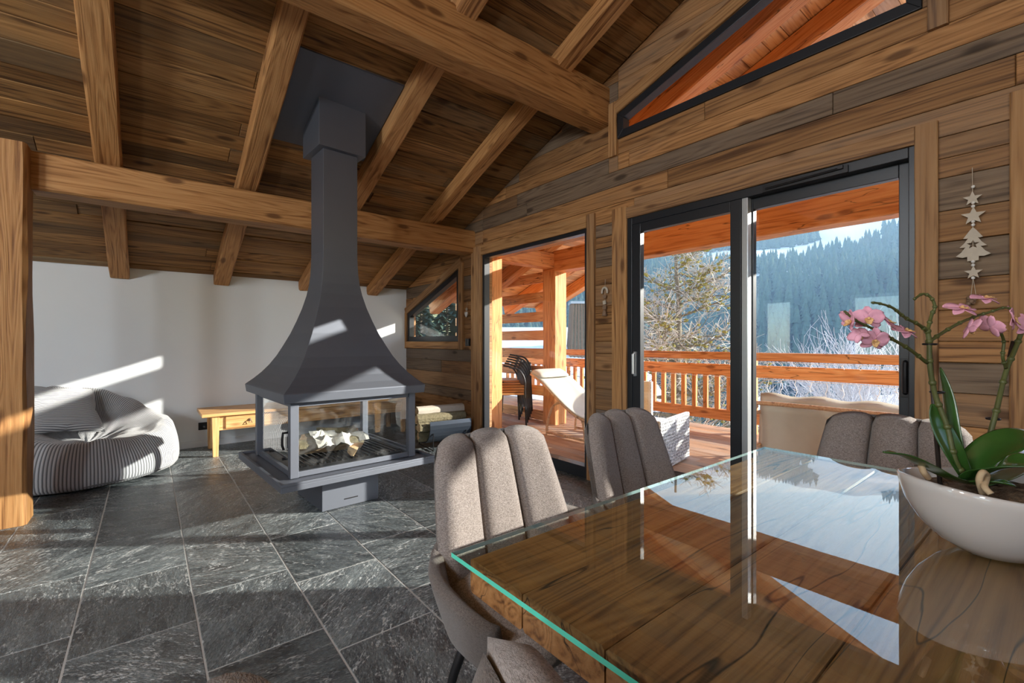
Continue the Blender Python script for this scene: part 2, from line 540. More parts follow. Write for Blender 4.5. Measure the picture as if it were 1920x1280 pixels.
    def mesh(s, name, mats, smooth=False):
        me = bpy.data.meshes.new(name)
        used = sorted({i for f in s.f for i in f})
        if len(used) < len(s.v):
            new = {a: b for b, a in enumerate(used)}
            s.v = [s.v[i] for i in used]
            s.f = [tuple(new[i] for i in f) for f in s.f]
        me.from_pydata(s.v, [], s.f)
        for m in (mats if isinstance(mats, (list, tuple)) else [mats]):
            me.materials.append(m)
        if any(s.mi):
            me.polygons.foreach_set('material_index', s.mi)
        if smooth:
            me.polygons.foreach_set('use_smooth', [True] * len(s.f))
        me.update()
        return me

    def build(s, name, mats, parent=None, smooth=False, bevel=0.0, subsurf=0, loc=None, rot=None):
        o = bpy.data.objects.new(name, s.mesh(name, mats, smooth))
        COL.objects.link(o)
        if parent is not None:
            o.parent = parent
        if loc is not None:
            o.location = loc
        if rot is not None:
            o.rotation_euler = rot
        if bevel:
            b = o.modifiers.new('bevel', 'BEVEL')
            b.width = bevel
            b.segments = 2
            b.limit_method = 'ANGLE'
            b.angle_limit = math.radians(40)
        if subsurf:
            b = o.modifiers.new('subsurf', 'SUBSURF')
            b.levels = b.render_levels = subsurf
        return o


def tag(o, label, cat=None, group=None, kind=None):
    if label:
        o['label'] = label
    if cat:
        o['category'] = cat
    if group:
        o['group'] = group
    if kind:
        o['kind'] = kind
    return o


def thing(name, label, cat, loc=(0, 0, 0), rz=0.0, group=None):
    o = bpy.data.objects.new(name, None)
    COL.objects.link(o)
    o.location = loc
    o.rotation_euler = (0, 0, rz)
    o.empty_display_size = 0.1
    return tag(o, label, cat, group)


def struct(o):
    o['kind'] = 'structure'
    return o


def copy_tree(o, parent=None):
    c = o.copy()
    COL.objects.link(c)
    if parent is not None:
        c.parent = parent
    for ch in list(o.children):
        copy_tree(ch, c)
    return c


def frame_m(p0, ex, ey):
    ex = Vector(ex).normalized()
    ez = ex.cross(Vector(ey)).normalized()
    ey = ez.cross(ex)
    m = Matrix((ex, ey, ez)).transposed().to_4x4()
    m.translation = Vector(p0)
    return m


def hewn(name, p0, p1, w, h, mat, parent=None, up=(0, 0, 1), seg=10, jit=0.004, ch=0.01, seed=None):
    """A sawn or hewn timber from p0 to p1 (the centre line); w across, h along up. Grain runs along local X."""
    r = random.Random(seed if seed is not None else RND.random())
    p0, p1 = Vector(p0), Vector(p1)
    ex = p1 - p0
    ln = ex.length
    upv = Vector(up)
    ey = upv.cross(ex).normalized()
    a, b = w / 2, h / 2
    ring = [(-a + ch, -b), (a - ch, -b), (a, -b + ch), (a, b - ch), (a - ch, b), (-a + ch, b), (-a, b - ch), (-a, -b + ch)]
    vs, fs = [], []
    so = r.random() * 100
    for i in range(seg + 1):
        x = ln * i / seg
        for k, (y, z) in enumerate(ring):
            q = noise.noise(Vector((x * 2.2 + so, k * 3.1, so)))
            q2 = noise.noise(Vector((x * 2.2 - so, k * 2.3, so + 9)))
            vs.append((x, y + q * jit * (1 if 0 < i < seg else .3), z + q2 * jit))
    for i in range(seg):
        for k in range(8):
            k2 = (k + 1) % 8
            fs.append((i * 8 + k, i * 8 + k2, (i + 1) * 8 + k2, (i + 1) * 8 + k))
    fs.append(tuple(range(7, -1, -1)))
    fs.append(tuple(seg * 8 + k for k in range(8)))
    mb = MB()
    mb.add(vs, fs)
    o = mb.build(name, mat, parent)
    o.matrix_local = frame_m(p0, ex, ey)
    return o


def clip_half(poly, a, b, c):
    """Keep the part of a convex polygon where a*x + b*y + c >= 0."""
    out = []
    for i, p in enumerate(poly):
        q = poly[(i + 1) % len(poly)]
        dp, dq = a * p[0] + b * p[1] + c, a * q[0] + b * q[1] + c
        if dp >= 0:
            out.append(p)
        if (dp >= 0) != (dq >= 0):
            t = dp / (dp - dq)
            out.append((p[0] + (q[0] - p[0]) * t, p[1] + (q[1] - p[1]) * t))
    return out


def area(poly):
    return 0.5 * sum(p[0] * q[1] - q[0] * p[1] for p, q in zip(poly, poly[1:] + poly[:1]))


def clip_convex(poly, region):
    for i, p in enumerate(region):
        q = region[(i + 1) % len(region)]
        a, b = -(q[1] - p[1]), q[0] - p[0]
        poly = clip_half(poly, a, b, -(a * p[0] + b * p[1]))
        if len(poly) < 3:
            return []
    return poly


def inset(poly, d):
    n = len(poly)
    out = []
    for i in range(n):
        p0, p1, p2 = poly[i - 1], poly[i], poly[(i + 1) % n]
        e1 = Vector((p1[0] - p0[0], p1[1] - p0[1])).normalized()
        e2 = Vector((p2[0] - p1[0], p2[1] - p1[1])).normalized()
        n1, n2 = Vector((-e1.y, e1.x)), Vector((-e2.y, e2.x))
        bis = n1 + n2
        k = d / max(0.35, 1 + n1.dot(n2)) if bis.length > 1e-6 else 0
        out.append((p1[0] + bis.x * k, p1[1] + bis.y * k))
    return out


def clean(poly):
    out = []
    for p in poly:
        if not out or (abs(p[0] - out[-1][0]) + abs(p[1] - out[-1][1])) > 1e-3:
            out.append(p)
    if len(out) > 1 and abs(out[0][0] - out[-1][0]) + abs(out[0][1] - out[-1][1]) < 1e-3:
        out.pop()
    return out


def plank(name, poly, origin, ex, ey, th, mat, parent, gap=0.0015, ch=0.003):
    """One board: a convex polygon in the plane (ex, ey), thickened towards -Z of that frame."""
    poly = clean(poly)
    if len(poly) < 3:
        return None
    if area(poly) < 0:
        poly = poly[::-1]
    if area(poly) < 0.002:
        return None
    p = inset(poly, gap)
    q = inset(poly, gap + ch)
    cx = sum(a for a, _ in poly) / len(poly)
    cy = sum(b for _, b in poly) / len(poly)
    n = len(p)
    vs = [(x - cx, y - cy, 0) for x, y in p] + [(x - cx, y - cy, -th + ch) for x, y in p] + [(x - cx, y - cy, -th) for x, y in q]
    fs = []
    for l in (0, 1):
        fs += [(l * n + i, (l + 1) * n + i, (l + 1) * n + (i + 1) % n, l * n + (i + 1) % n) for i in range(n)]
    fs.append(tuple(2 * n + i for i in range(n - 1, -1, -1)))
    mb = MB()
    mb.add(vs, fs)
    o = mb.build(name, mat, parent)
    m = frame_m((0, 0, 0), ex, ey)
    m.translation = Vector(origin) + Vector(ex).normalized() * cx + (m.to_3x3() @ Vector((0, cy, 0)))
    o.matrix_local = m
    return o


def lay(parent, name, origin, ex, ey, rows, region, th, matf, lmin, lmax, rnd, proud=0.003):
    xs = [p[0] for p in region]
    if area(region) < 0:
        region = region[::-1]
    for ri, (t0, t1) in enumerate(rows):
        x = min(xs) - rnd.uniform(0, lmax * 0.6)
        while x < max(xs):
            ln = rnd.uniform(lmin, lmax)
            poly = clip_convex([(x, t0), (x + ln, t0), (x + ln, t1), (x, t1)], region)
            if len(poly) >= 3:
                plank(name, poly, origin, ex, ey, th + rnd.uniform(-proud, proud), matf(ri, (t0 + t1) / 2), parent)
            x += ln

# ------------------------------------------------------------------ the room
YR = 0.75          # the ridge


def zc(y):
    return 1.97 + 0.375 * (6.25 - y) if y > YR else 1.97 + 0.375 * (6.25 - YR) - 0.375 * (YR - y)


SL = math.atan(0.375)
XW, YB = 3.0, 6.25
R2 = random.Random(5)

# floor: grout bed, slate tiles laid in columns with staggered joints
fl = MB()
fl.bb(-4.6, 3.12, -4.1, 6.4, -0.2, -0.0022)
floor = struct(fl.build('floor', M['grout']))
tile_stuff = MB()
OFFS = {0: 3.20, 1: 3.01, 2: 2.61, 3: 2.43, 4: 2.65}
for c in range(-8, 9):
    x0 = -0.653 + 0.41 * c
    x1 = min(x0 + 0.41, 3.04)
    if x1 < -4.5 or x0 > 3.0:
        continue
    off = OFFS.get(c, 2.4 + R2.random() * 0.63)
    y0 = off - 0.633 * math.ceil((off + 4.0) / 0.633)
    while y0 < YB:
        ya, yb = max(y0, -4.0), min(y0 + 0.633, YB)
        y0 += 0.633
        if yb - ya < 0.03:
            continue
        g, ch = 0.0037, 0.002
        cx, cy = (x0 + x1) / 2, (ya + yb) / 2
        hx, hy = (x1 - x0) / 2 - g, (yb - ya) / 2 - g
        top = R2.uniform(-0.0006, 0.0006)
        vs = [(sx * hx, sy * hy, -0.004) for sx, sy in ((-1, -1), (1, -1), (1, 1), (-1, 1))]
        vs += [(sx * hx, sy * hy, top - ch) for sx, sy in ((-1, -1), (1, -1), (1, 1), (-1, 1))]
        vs += [(sx * (hx - ch), sy * (hy - ch), top) for sx, sy in ((-1, -1), (1, -1), (1, 1), (-1, 1))]
        fs = [(8, 9, 10, 11)]
        for l in (0, 4):
            fs += [(l + i, l + (i + 1) % 4, l + 4 + (i + 1) % 4, l + 4 + i) for i in range(4)]
        if x1 < -1.2 or yb < 0.2:
            tile_stuff.add([(a + cx, b + cy, z) for a, b, z in vs], fs)
        else:
            mb = MB()
            mb.add(vs, fs)
            mb.build('tile', M['slate'], floor, loc=(cx, cy, 0))
ts = tile_stuff.build('tiles', M['slate'], floor)
ts['kind'] = 'stuff'

# ceiling: roof deck behind, boards below it
ce = MB()
ce.prism([(YR, zc(YR) + 0.03), (6.4, zc(6.4) + 0.03), (6.4, zc(6.4) + 0.25), (YR, zc(YR) + 0.3)], -4.6, 3.12, lambda y, z, x: (x, y, z))
ce.prism([(-4.1, zc(-4.1) + 0.03), (YR, zc(YR) + 0.03), (YR, zc(YR) + 0.3), (-4.1, zc(-4.1) + 0.3)], -4.6, 3.12, lambda y, z, x: (x, y, z))
ceiling = struct(ce.build('ceiling', M['ceil']))
cs, sn = math.cos(SL), math.sin(SL)
tot = (6.25 - YR) / cs
rows, t = [], 0.0
while t < tot:
    w = R2.uniform(0.135, 0.185)
    rows.append((t, min(t + w, tot)))
    t += w
# frame of the plane: X along the purlins, Y down the slope, its -Z looks into the room
lay(ceiling, 'ceiling_board', (-1.3, YR, zc(YR) + 0.022), (1, 0, 0), (0, cs, -sn), rows,
    [(0, 0), (4.3, 0), (4.3, tot), (0, tot)], 0.022, lambda r, t: M['ceil'], 1.6, 4.2, R2, 0.005)

# far white wall, side and rear walls (out of the picture, with daylight openings)
wb_ = MB()
wb_.prism([(-4.6, -0.2), (3.12, -0.2), (3.12, 1.97), (-4.6, 1.97)], 6.25, 6.4, lambda x, z, y: (x, y, z)) if False else None
wb_.bb(-4.6, 3.12, 6.25, 6.4, -0.2, 2.0)
struct(wb_.build('wall_far', M['white']))
bs = MB()
bs.bb(-4.5, 2.975, 6.235, 6.25, 0, 0.075)
struct(bs.build('baseboard_far', M['paint'], bevel=0.003))
lw = MB()
WL = [(1.95, 2.75, 0.9, 2.1), (3.75, 4.35, 0.9, 2.1), (-2.6, -0.6, 0.9, 2.1)]
edges = sorted({-4.1, 6.4, *[w[0] for w in WL], *[w[1] for w in WL]})
for a, b in zip(edges[:-1], edges[1:]):
    hole = [w for w in WL if w[0] <= a and b <= w[1]]
    if hole:
        lw.bb(-4.6, -4.45, a, b, -0.2, hole[0][2])
        lw.bb(-4.6, -4.45, a, b, hole[0][3], max(zc(a), zc(b)) + 0.03)
    else:
        lw.prism([(a, -0.2), (b, -0.2), (b, zc(b) + 0.03), (a, zc(a) + 0.03)], -4.6, -4.45, lambda y, z, x: (x, y, z))
struct(lw.build('wall_left', M['wall']))
rw = MB()
rw.bb(-4.6, 3.12, -4.1, -4.0, -0.2, 1.9)
struct(rw.build('wall_near', M['wall']))


def ring_frame(mb, poly, wd, x0, x1, mi=0):
    """Frame of width wd inside a convex (y, z) polygon, from x0 to x1."""
    if area(poly) < 0:
        poly = poly[::-1]
    q = inset(poly, wd)
    n = len(poly)
    for i in range(n):
        j = (i + 1) % n
        mb.prism([poly[i], poly[j], q[j], q[i]], x0, x1, lambda y, z, x: (x, y, z), mi)
    return q


def pane(q, x, mat, parent, name='pane', th=0.006):
    mb = MB()
    mb.prism(q if area(q) > 0 else q[::-1], x, x + th, lambda y, z, xx: (xx, y, z))
    return mb.build(name, mat, parent)


for i, w in enumerate(WL):
    fm = MB()
    q = ring_frame(fm, [(w[0], w[2]), (w[1], w[2]), (w[1], w[3]), (w[0], w[3])], 0.06, -4.56, -4.48)
    f_ = struct(fm.build('window_%d' % (5 + i), M['paint']))
    pane(q, -4.52, M['glass'], f_)

# glazed gable wall: masonry core with openings, then boards
cw = MB()
X0, X1 = 3.02, 3.13


def yz(y, z, x):
    return (x, y, z)


def core(poly):
    cw.prism(poly if area(poly) > 0 else poly[::-1], X0, X1, yz)


TRI = [(6.2, 1.2), (4.76, 1.2), (4.76, 2.105), (6.2, 1.605)]
GAB = [(2.35, 2.855), (0.48, 2.855), (0.48, 3.36), (0.9, 3.495), (2.35, 3.055)]
core([(4.27, -0.2), (6.4, -0.2), (6.4, 1.2), (4.27, 1.2)])
core([(6.2, 1.2), (6.4, 1.2), (6.4, zc(6.4)), (6.2, zc(6.2))])
core([(4.27, 1.2), (4.76, 1.2), (4.76, zc(4.76)), (4.27, zc(4.27))])
core([(4.76, 2.105), (6.2, 1.605), (6.2, zc(6.2)), (4.76, zc(4.76))])
core([(2.35, 2.19), (4.27, 2.19), (4.27, zc(4.27)), (2.35, zc(2.35))])
core([(2.25, -0.2), (2.67, -0.2), (2.67, 2.19), (2.25, 2.19)])
core([(0.48, 2.18), (2.35, 2.18), (2.35, 2.855), (0.48, 2.855)])
core([(0.9, 3.495), (2.35, 3.055), (2.35, zc(2.35)), (0.9, zc(0.9))])
core([(0.48, 3.36), (0.9, 3.495), (0.9, zc(0.9)), (0.48, zc(0.48))])
core([(0.09, -0.2), (0.48, -0.2), (0.48, zc(0.48)), (0.09, zc(0.09))])
core([(-0.66, 2.18), (0.09, 2.18), (0.09, zc(0.09)), (-0.66, zc(-0.66))])
core([(-4.1, -0.2), (-0.66, -0.2), (-0.66, zc(-0.66)), (-4.1, zc(-4.1))])
for (a, b) in ((2.67, 4.27), (0.5, 2.25), (-0.66, 0.09)):
    core([(a, -0.2), (b, -0.2), (b, 0.0), (a, 0.0)])
wall_right = struct(cw.build('wall_right', M['trim']))
Z = [0, .165, .31, .49, .62, .80, .955, 1.10, 1.2, 1.35, 1.5, 1.68, 1.83, 1.99, 2.085, 2.19, 2.335, 2.475, 2.60, 2.73, 2.855, 3.02, 3.15, 3.33, 3.48, 3.66, 3.8, 3.97, 4.1, 4.27, 4.45]
zr = list(zip(Z[:-1], Z[1:]))
GREYROWS = {17, 3, 12, 21, 26}


def wmat(ri, t):
    i = min(range(len(Z) - 1), key=lambda k: abs((Z[k] + Z[k + 1]) / 2 - t))
    return M['wallgrey'] if i in GREYROWS or R2.random() < 0.1 else M['wall']


def wall_lay(region, lmin=1.2, lmax=3.2, skip_grey=False):
    lay(wall_right, 'wall_board', (3.02, 0, 0), (0, 1, 0), (0, 0, 1), zr, region, 0.02, wmat, lmin, lmax, R2, 0.002)


wall_lay([(4.27, 0), (6.25, 0), (6.25, 1.2), (4.27, 1.2)], 2, 4)
wall_lay([(4.27, 1.2), (4.76, 1.2), (4.76, zc(4.76)), (4.27, zc(4.27))], 2, 3)
wall_lay([(4.76, 2.105), (6.2, 1.605), (6.25, 1.59), (6.25, zc(6.25)), (4.76, zc(4.76))], 2, 3)
wall_lay([(2.25, 0), (2.67, 0), (2.67, 2.19), (2.25, 2.19)], 2, 3)
wall_lay([(0.09, 0), (0.5, 0), (0.5, 2.19), (0.09, 2.19)], 2, 3)
wall_lay([(-0.9, 2.19), (4.27, 2.19), (4.27, 2.60), (-0.9, 2.60)], 1.5, 3.6)
wall_lay([(2.35, 2.60), (4.27, 2.60), (4.27, zc(4.27)), (2.35, zc(2.35))], 1.0, 2.4)
wall_lay([(-0.9, 2.60), (2.35, 2.60), (2.35, 2.855), (-0.9, 2.855)], 1.5, 3.6)
wall_lay([(0.9, 3.495), (2.35, 3.055), (2.35, zc(2.35)), (0.9, zc(0.9))], 1.2, 2.4)
wall_lay([(0.48, 3.36), (0.9, 3.495), (0.9, zc(0.9)), (0.48, zc(0.48))], 1.2, 2.4)
wall_lay([(-0.3, 2.855), (0.48, 2.855), (0.48, zc(0.48)), (-0.3, zc(-0.3))], 2, 3)

# timber trims round the openings: each board stands slightly proud
trim_no = [0]


def trim(pa, pb, w, th=0.028, mat='trim'):
    trim_no[0] += 1
    (ya, za), (yb, zb) = pa, pb
    o = hewn('trim_%d' % trim_no[0], (3.0 - th / 2 + 0.006, ya, za), (3.0 - th / 2 + 0.006, yb, zb), w, th + 0.012, M[mat], None,
             up=(-1, 0, 0), seg=12, jit=0.003, ch=0.005)
    return struct(o)


trim((4.375, 0), (4.375, 2.30), 0.20)                # left of the fixed window
trim((4.27, 2.245), (2.67, 2.245), 0.11)             # over it
trim((2.627, 0), (2.627, 2.30), 0.085)
trim((2.32, 0), (2.32, 2.28), 0.145)                 # left of the sliding door
trim((2.247, 2.225), (0.505, 2.225), 0.09)           # over it
trim((0.462, 0), (0.462, 2.27), 0.086)
trim((0.135, 0), (0.135, 2.30), 0.10)
trim((2.39, 2.72), (2.39, 3.16), 0.08)               # gable window
trim((2.36, 3.105), (0.88, 3.555), 0.10)
trim((0.90, 3.555), (0.45, 3.41), 0.10)
trim((0.42, 2.72), (0.42, 3.5), 0.075)
trim((6.222, 1.10), (6.222, 1.63), 0.05)             # sloping side window
trim((6.24, 1.645), (4.70, 2.18), 0.10)
trim((4.715, 1.10), (4.715, 2.16), 0.09)
trim((6.2, 1.152), (4.76, 1.152), 0.095)

# windows and the sliding door
fm = MB()
q = ring_frame(fm, [(2.67, 0.0), (4.27, 0.0), (4.27, 2.19), (2.67, 2.19)], 0.038, 2.995, 3.07)
fm.bb(2.99, 3.09, 2.67, 4.27, 0.0, 0.10)
win1 = struct(fm.build('window_1', M['alu'], bevel=0.003))
q = [(2.71, 0.10), (4.235, 0.10), (4.235, 2.15), (2.71, 2.15)]
pane(q, 3.03, M['glass'], win1)
fm = MB()
q = ring_frame(fm, TRI, 0.07, 2.995, 3.07)
win2 = struct(fm.build('window_2', M['alu'], bevel=0.003))
pane(q, 3.03, M['glass'], win2)
fm = MB()
q = ring_frame(fm, GAB, 0.06, 2.99, 3.07)
win3 = struct(fm.build('window_3', M['alu'], bevel=0.003))
pane(q, 3.03, M['glass'], win3)
fm = MB()
q = ring_frame(fm, [(-0.66, 0.0), (0.085, 0.0), (0.085, 2.18), (-0.66, 2.18)], 0.06, 2.995, 3.07)
win4 = struct(fm.build('window_4', M['alu'], bevel=0.003))
pane(q, 3.03, M['glass'], win4)

fm = MB()
fm.bb(2.99, 3.12, 2.205, 2.25, 0, 2.18)
fm.bb(2.99, 3.12, 0.50, 0.53, 0, 2.18)
fm.bb(2.99, 3.12, 0.53, 2.205, 2.125, 2.18)
fm.bb(2.99, 3.12, 0.53, 2.205, 0.0, 0.05)
door = struct(fm.build('door_1', M['alu'], bevel=0.003))


def leaf(name, y0, y1, wl, wr, x0, x1, topz):
    mb = MB()
    mb.bb(x0, x1, y1 - wl, y1, 0.05, topz)
    mb.bb(x0, x1, y0, y0 + wr, 0.05, topz)
    mb.bb(x0, x1, y0 + wr, y1 - wl, topz - 0.07, topz)
    mb.bb(x0, x1, y0 + wr, y1 - wl, 0.05, 0.13)
    o = mb.build(name, M['alu'], door, bevel=0.003)
    pane([(y0 + wr, 0.13), (y1 - wl, 0.13), (y1 - wl, topz - 0.07), (y0 + wr, topz - 0.07)], (x0 + x1) / 2, M['glass'], o)
    return o


l1 = leaf('sliding_panel', 1.36, 2.205, 0.075, 0.07, 2.995, 3.045, 2.125)
l2 = leaf('sliding_panel', 0.53, 1.36, 0.05, 0.05, 3.055, 3.105, 2.125)
mb = MB()
mb.bb(2.996, 3.052, 1.318, 1.357, 0.05, 2.125)
ms = mb.build('stile', M['alusil'], door, bevel=0.004)
ms['label'] = 'pale grey vertical seal of the sliding panel'
mb = MB()
mb.bb(2.97, 2.996, 2.16, 2.175, 0.93, 1.12)
mb.tube([(2.975, 2.168, 1.11), (2.95, 2.168, 1.10), (2.95, 2.168, 0.95), (2.975, 2.168, 0.94)], 0.009, 8)
h_ = mb.build('handle', M['alusil'], l1)
h_['label'] = 'slim grey upright handle'
mb = MB()
mb.bb(3.035, 3.056, 0.538, 0.575, 0.915, 1.115)
mb.tube([(3.05, 0.55, 1.10), (3.02, 0.55, 1.09), (3.015, 0.55, 1.02), (3.02, 0.55, 0.94), (3.05, 0.55, 0.93)], 0.011, 8)
mb.build('handle', M['blackm'], l2)['label'] = 'black recessed pull'
mb = MB()
mb.bb(2.975, 2.992, 0.78, 1.22, 2.125, 2.165)
mb.tube([(2.968, 0.80, 2.152), (2.968, 1.2, 2.140)], 0.006, 8)
mb.bb(2.962, 2.98, 0.80, 0.825, 2.148, 2.168)
mb.build('vent_slider', M['blackm'], door)

# beams
rf_labels = ['hewn larch rafter nearest the left post, crossing the dark ceiling boards',
             'hewn larch rafter just left of the black chimney plate',
             'hewn larch rafter just right of the black chimney plate',
             'hewn larch rafter nearest the glazed gable wall']
for x, lb in zip((-0.225, 0.67, 1.585, 2.477), rf_labels):
    dz = 0.125
    o = hewn('rafter', (x, 6.25, zc(6.25) - dz / 2 + 0.004), (x, YR, zc(YR) - dz / 2 + 0.004), 0.155, dz, M['beam'], seg=26, jit=0.007, ch=0.012)
    tag(o, lb, 'beam', 'rafters under the sloping ceiling')
o = hewn('purlin', (-0.617, 4.54, 2.365), (3.0, 4.54, 2.365), 0.23, 0.265, M['beam'], seg=22, jit=0.008, ch=0.016)
tag(o, 'heavy horizontal beam at half height, running from the left post to the glazed wall', 'beam')
o = hewn('purlin', (-4.45, 2.535, 3.16), (3.0, 2.535, 3.16), 0.20, 0.33, M['beam'], seg=26, jit=0.009, ch=0.018)
tag(o, 'upper heavy beam crossing in front of the chimney, ending beside the gable window', 'beam')
o = hewn('timber_post', (-0.74, 4.42, 0.0), (-0.74, 4.42, 2.50), 0.245, 0.245, M['beam'], None, up=(0, 1, 0), seg=18, jit=0.01, ch=0.02)
tag(o, 'thick hewn timber post standing on the slate floor at the far left', 'post')
# unseen globe lamps added to brighten the interior evenly
for i, (x, y, z, w) in enumerate(((-2.6, 1.4, 2.75, 'over the left side of the room'), (-2.8, -1.2, 2.1, 'behind the camera on the left'), (-3.9, 0.55, 2.3, 'far to the left beyond the post'))):
    t = thing('fill_lamp', 'added fill globe lamp, out of view, hanging ' + w, 'lamp', (x, y, z))
    mb = MB()
    mb.sphere((0, 0, 0), 0.17, 14)
    mb.build('globe', M['opal'], t, True)
    mb = MB()
    mb.tube([(0, 0, 0.17), (0, 0, zc(y) + 0.03 - z)], 0.006, 6)
    mb.tube([(0, 0, 0.155), (0, 0, 0.20)], 0.03, 10)
    mb.build('cord', M['blackm'], t)

# ------------------------------------------------------------------ suspended-hood fireplace
def make_fireplace():
    t = thing('fireplace', 'anthracite steel central fireplace with glass firebox, flared hood and square flue', 'fireplace', (1.145, 3.66, 0), math.radians(3.5))
    S = M['steel']
    mb = MB()
    mb.bb(-.21, .21, -.33, .20, 0.003, .27)
    mb.bb(-.055, .05, -.3315, -.329, .052, .060, 1)
    mb.build('pedestal', [S, M['blackm']], t, bevel=.002)
    mb = MB()
    hw, hd = .55, .575
    mb.bb(-hw, hw, -hd - .02, hd - .03, .27, .305)
    for a in ((-hw, hw, -hd - .02, -hd, .305, .322), (-hw, hw, hd - .05, hd - .03, .305, .322), (-hw, -hw + .02, -hd, hd - .05, .305, .322), (hw - .02, hw, -hd, hd - .05, .305, .322)):
        mb.bb(*a)
    mb.build('hearth_plate', S, t, bevel=.002)
    # firebox frame
    fw, fd0, fd1, z0, z1 = .43, -.43, .41, .31, .80
    mb = MB()
    p = .026
    for x in (-fw, fw):
        for y in (fd0, fd1):
            mb.bb(x - p, x + p, y - p, y + p, z0, z1)
    for y in (fd0, fd1):
        mb.bb(-fw, fw, y - .014, y + .014, z0, z0 + .035)
        mb.bb(-fw, fw, y - .014, y + .014, z1 - .03, z1)
    for x in (-fw, fw):
        mb.bb(x - .014, x + .014, fd0, fd1, z0, z0 + .035)
        mb.bb(x - .014, x + .014, fd0, fd1, z1 - .03, z1)
    fr = mb.build('firebox_frame', S, t, bevel=.002)
    for (a, b, c, d) in ((-fw + p, fw - p, fd0 - .004, fd0 + .004), (-fw + p, fw - p, fd1 - .004, fd1 + .004), (-fw - .004, -fw + .004, fd0 + p, fd1 - p), (fw - .004, fw + .004, fd0 + p, fd1 - p)):
        mb = MB()
        mb.bb(a, b, c, d, z0 + .03, z1 - .025)
        mb.build('glass_pane', M['fglass'], fr)
    mb = MB()
    mb.tube([(-fw - .015, fd0 + .05, .60), (-fw - .05, fd0 + .05, .60), (-fw - .055, fd0 + .05, .56), (-fw - .055, fd0 + .05, .52), (-fw - .045, fd0 + .05, .49)], .008, 8)
    mb.build('handle', M['blackm'], fr)
    mb = MB()
    mb.bb(-.40, .40, -.40, .38, .312, .330)
    mb.build('ash_tray', M['ash'], t)
    mb = MB()
    for i in range(19):
        x = -.36 + i * .04
        mb.bb(x - .006, x + .006, -.37, .34, .350, .362)
    for y in (-.36, 0, .33):
        mb.bb(-.38, .38, y - .008, y + .008, .331, .350)
    mb.build('grate', M['blackm'], t)
    # hood
    prof = [(.805, .505), (.862, .512), (.868, .508), (.91, .463), (.96, .417), (1.02, .372), (1.09, .33), (1.17, .292), (1.26, .252), (1.36, .216), (1.46, .184), (1.56, .159), (1.64, .145), (1.72, .137), (1.80, .133), (1.88, .131)]
    mb = MB()
    vs, fs = [], []
    for z, w in prof:
        vs += [(-w, -w, z), (w, -w, z), (w, w, z), (-w, w, z)]
    for i in range(len(prof) - 1):
        for k in range(4):
            fs.append((i * 4 + k, i * 4 + (k + 1) % 4, i * 4 + 4 + (k + 1) % 4, i * 4 + 4 + k))
    fs.append((3, 2, 1, 0))
    mb.add(vs, fs)
    mb.build('hood', S, t, bevel=.0015)
    mb = MB()
    mb.bb(-.131, .131, -.131, .131, 1.88, 2.66)
    mb.build('flue_column', S, t, bevel=.0015)
    mb = MB()
    mb.prism([(-.178, 2.645), (.178, 2.645), (.178, zc(3.66 + .178) - .012), (-.178, zc(3.66 - .178) - .012)], -.178, .178, lambda y, z, x: (x, y, z))
    mb.build('flue_box', S, t, bevel=.0015)
    mb = MB()
    e = .36
    x0, x1 = .755 - 1.145, 1.50 - 1.145
    y0, y1 = -.50, .32
    f = lambda y, z, x: (x, y, z)
    za, zb = zc(3.66 + y0) - .004, zc(3.66 + y1) - .004
    mb.prism([(y0, za - .012), (y1, zb - .012), (y1, zb), (y0, za)], x0, x1, f)
    o = mb.build('ceiling_plate', M['steel'], t)
    o.rotation_euler = (0, 0, -math.radians(3.5))
    return t


make_fireplace()


def split_log(name, p0, p1, r, label, group, kind=0, seed=0, cat='log', bark='bark', sides=9):
    """A split or round log lying from p0 to p1: a wood core and a strip of bark."""
    rr = random.Random(seed)
    p0, p1 = Vector(p0), Vector(p1)
    ln = (p1 - p0).length
    t = thing(name, label, cat, group=group)
    t.matrix_world = frame_m(p0, p1 - p0, (0.1, 1, 0.2) if abs((p1 - p0).normalized().y) < .8 else (1, .1, .2))
    rot = rr.uniform(0, 6.28)
    if kind == 0:       # split wedge
        ang = rr.uniform(1.5, 2.4)
        ring = [(-.28 * r, 0)] + [(math.cos(rot + ang * (k / 6 - .5)) * r * rr.uniform(.93, 1.05) - .28 * r * 0, math.sin(rot + ang * (k / 6 - .5)) * r * rr.uniform(.93, 1.05)) for k in range(7)]
        ring[0] = (-.35 * r * math.cos(rot), -.35 * r * math.sin(rot))
    else:
        ring = [(math.cos(6.283 * k / sides) * r * rr.uniform(.92, 1.06), math.sin(6.283 * k / sides) * r * rr.uniform(.92, 1.06)) for k in range(sides)]
    n = len(ring)
    seg = 6
    vs, fs = [], []
    for i in range(seg + 1):
        x = ln * i / seg
        for k, (a, b) in enumerate(ring):
            q = noise.noise(Vector((x * 7 + seed, k * 1.7, seed * .3))) * r * .10
            vs.append((x + (rr.uniform(-.006, .006) if i in (0, seg) else 0), a + q, b + q))
    core_f, bark_f = [tuple(range(n - 1, -1, -1)), tuple(seg * n + k for k in range(n))], []
    for i in range(seg):
        for k in range(n):
            fq = (i * n + k, i * n + (k + 1) % n, (i + 1) * n + (k + 1) % n, (i + 1) * n + k)
            core_f.append(fq)
            if kind == 1 or 1 <= k < n - 1:
                bark_f.append(fq)
    mb = MB()
    mb.add(vs, core_f)
    mb.build('wood', M['log'], t)
    mb = MB()
    c = (sum(a for a, _ in ring) / n, sum(b for _, b in ring) / n)
    mb.add([(x, a + (a - c[0]) * .045, b + (b - c[1]) * .045) for x, a, b in vs], bark_f)
    mb.build('bark', M[bark], t)
    return t


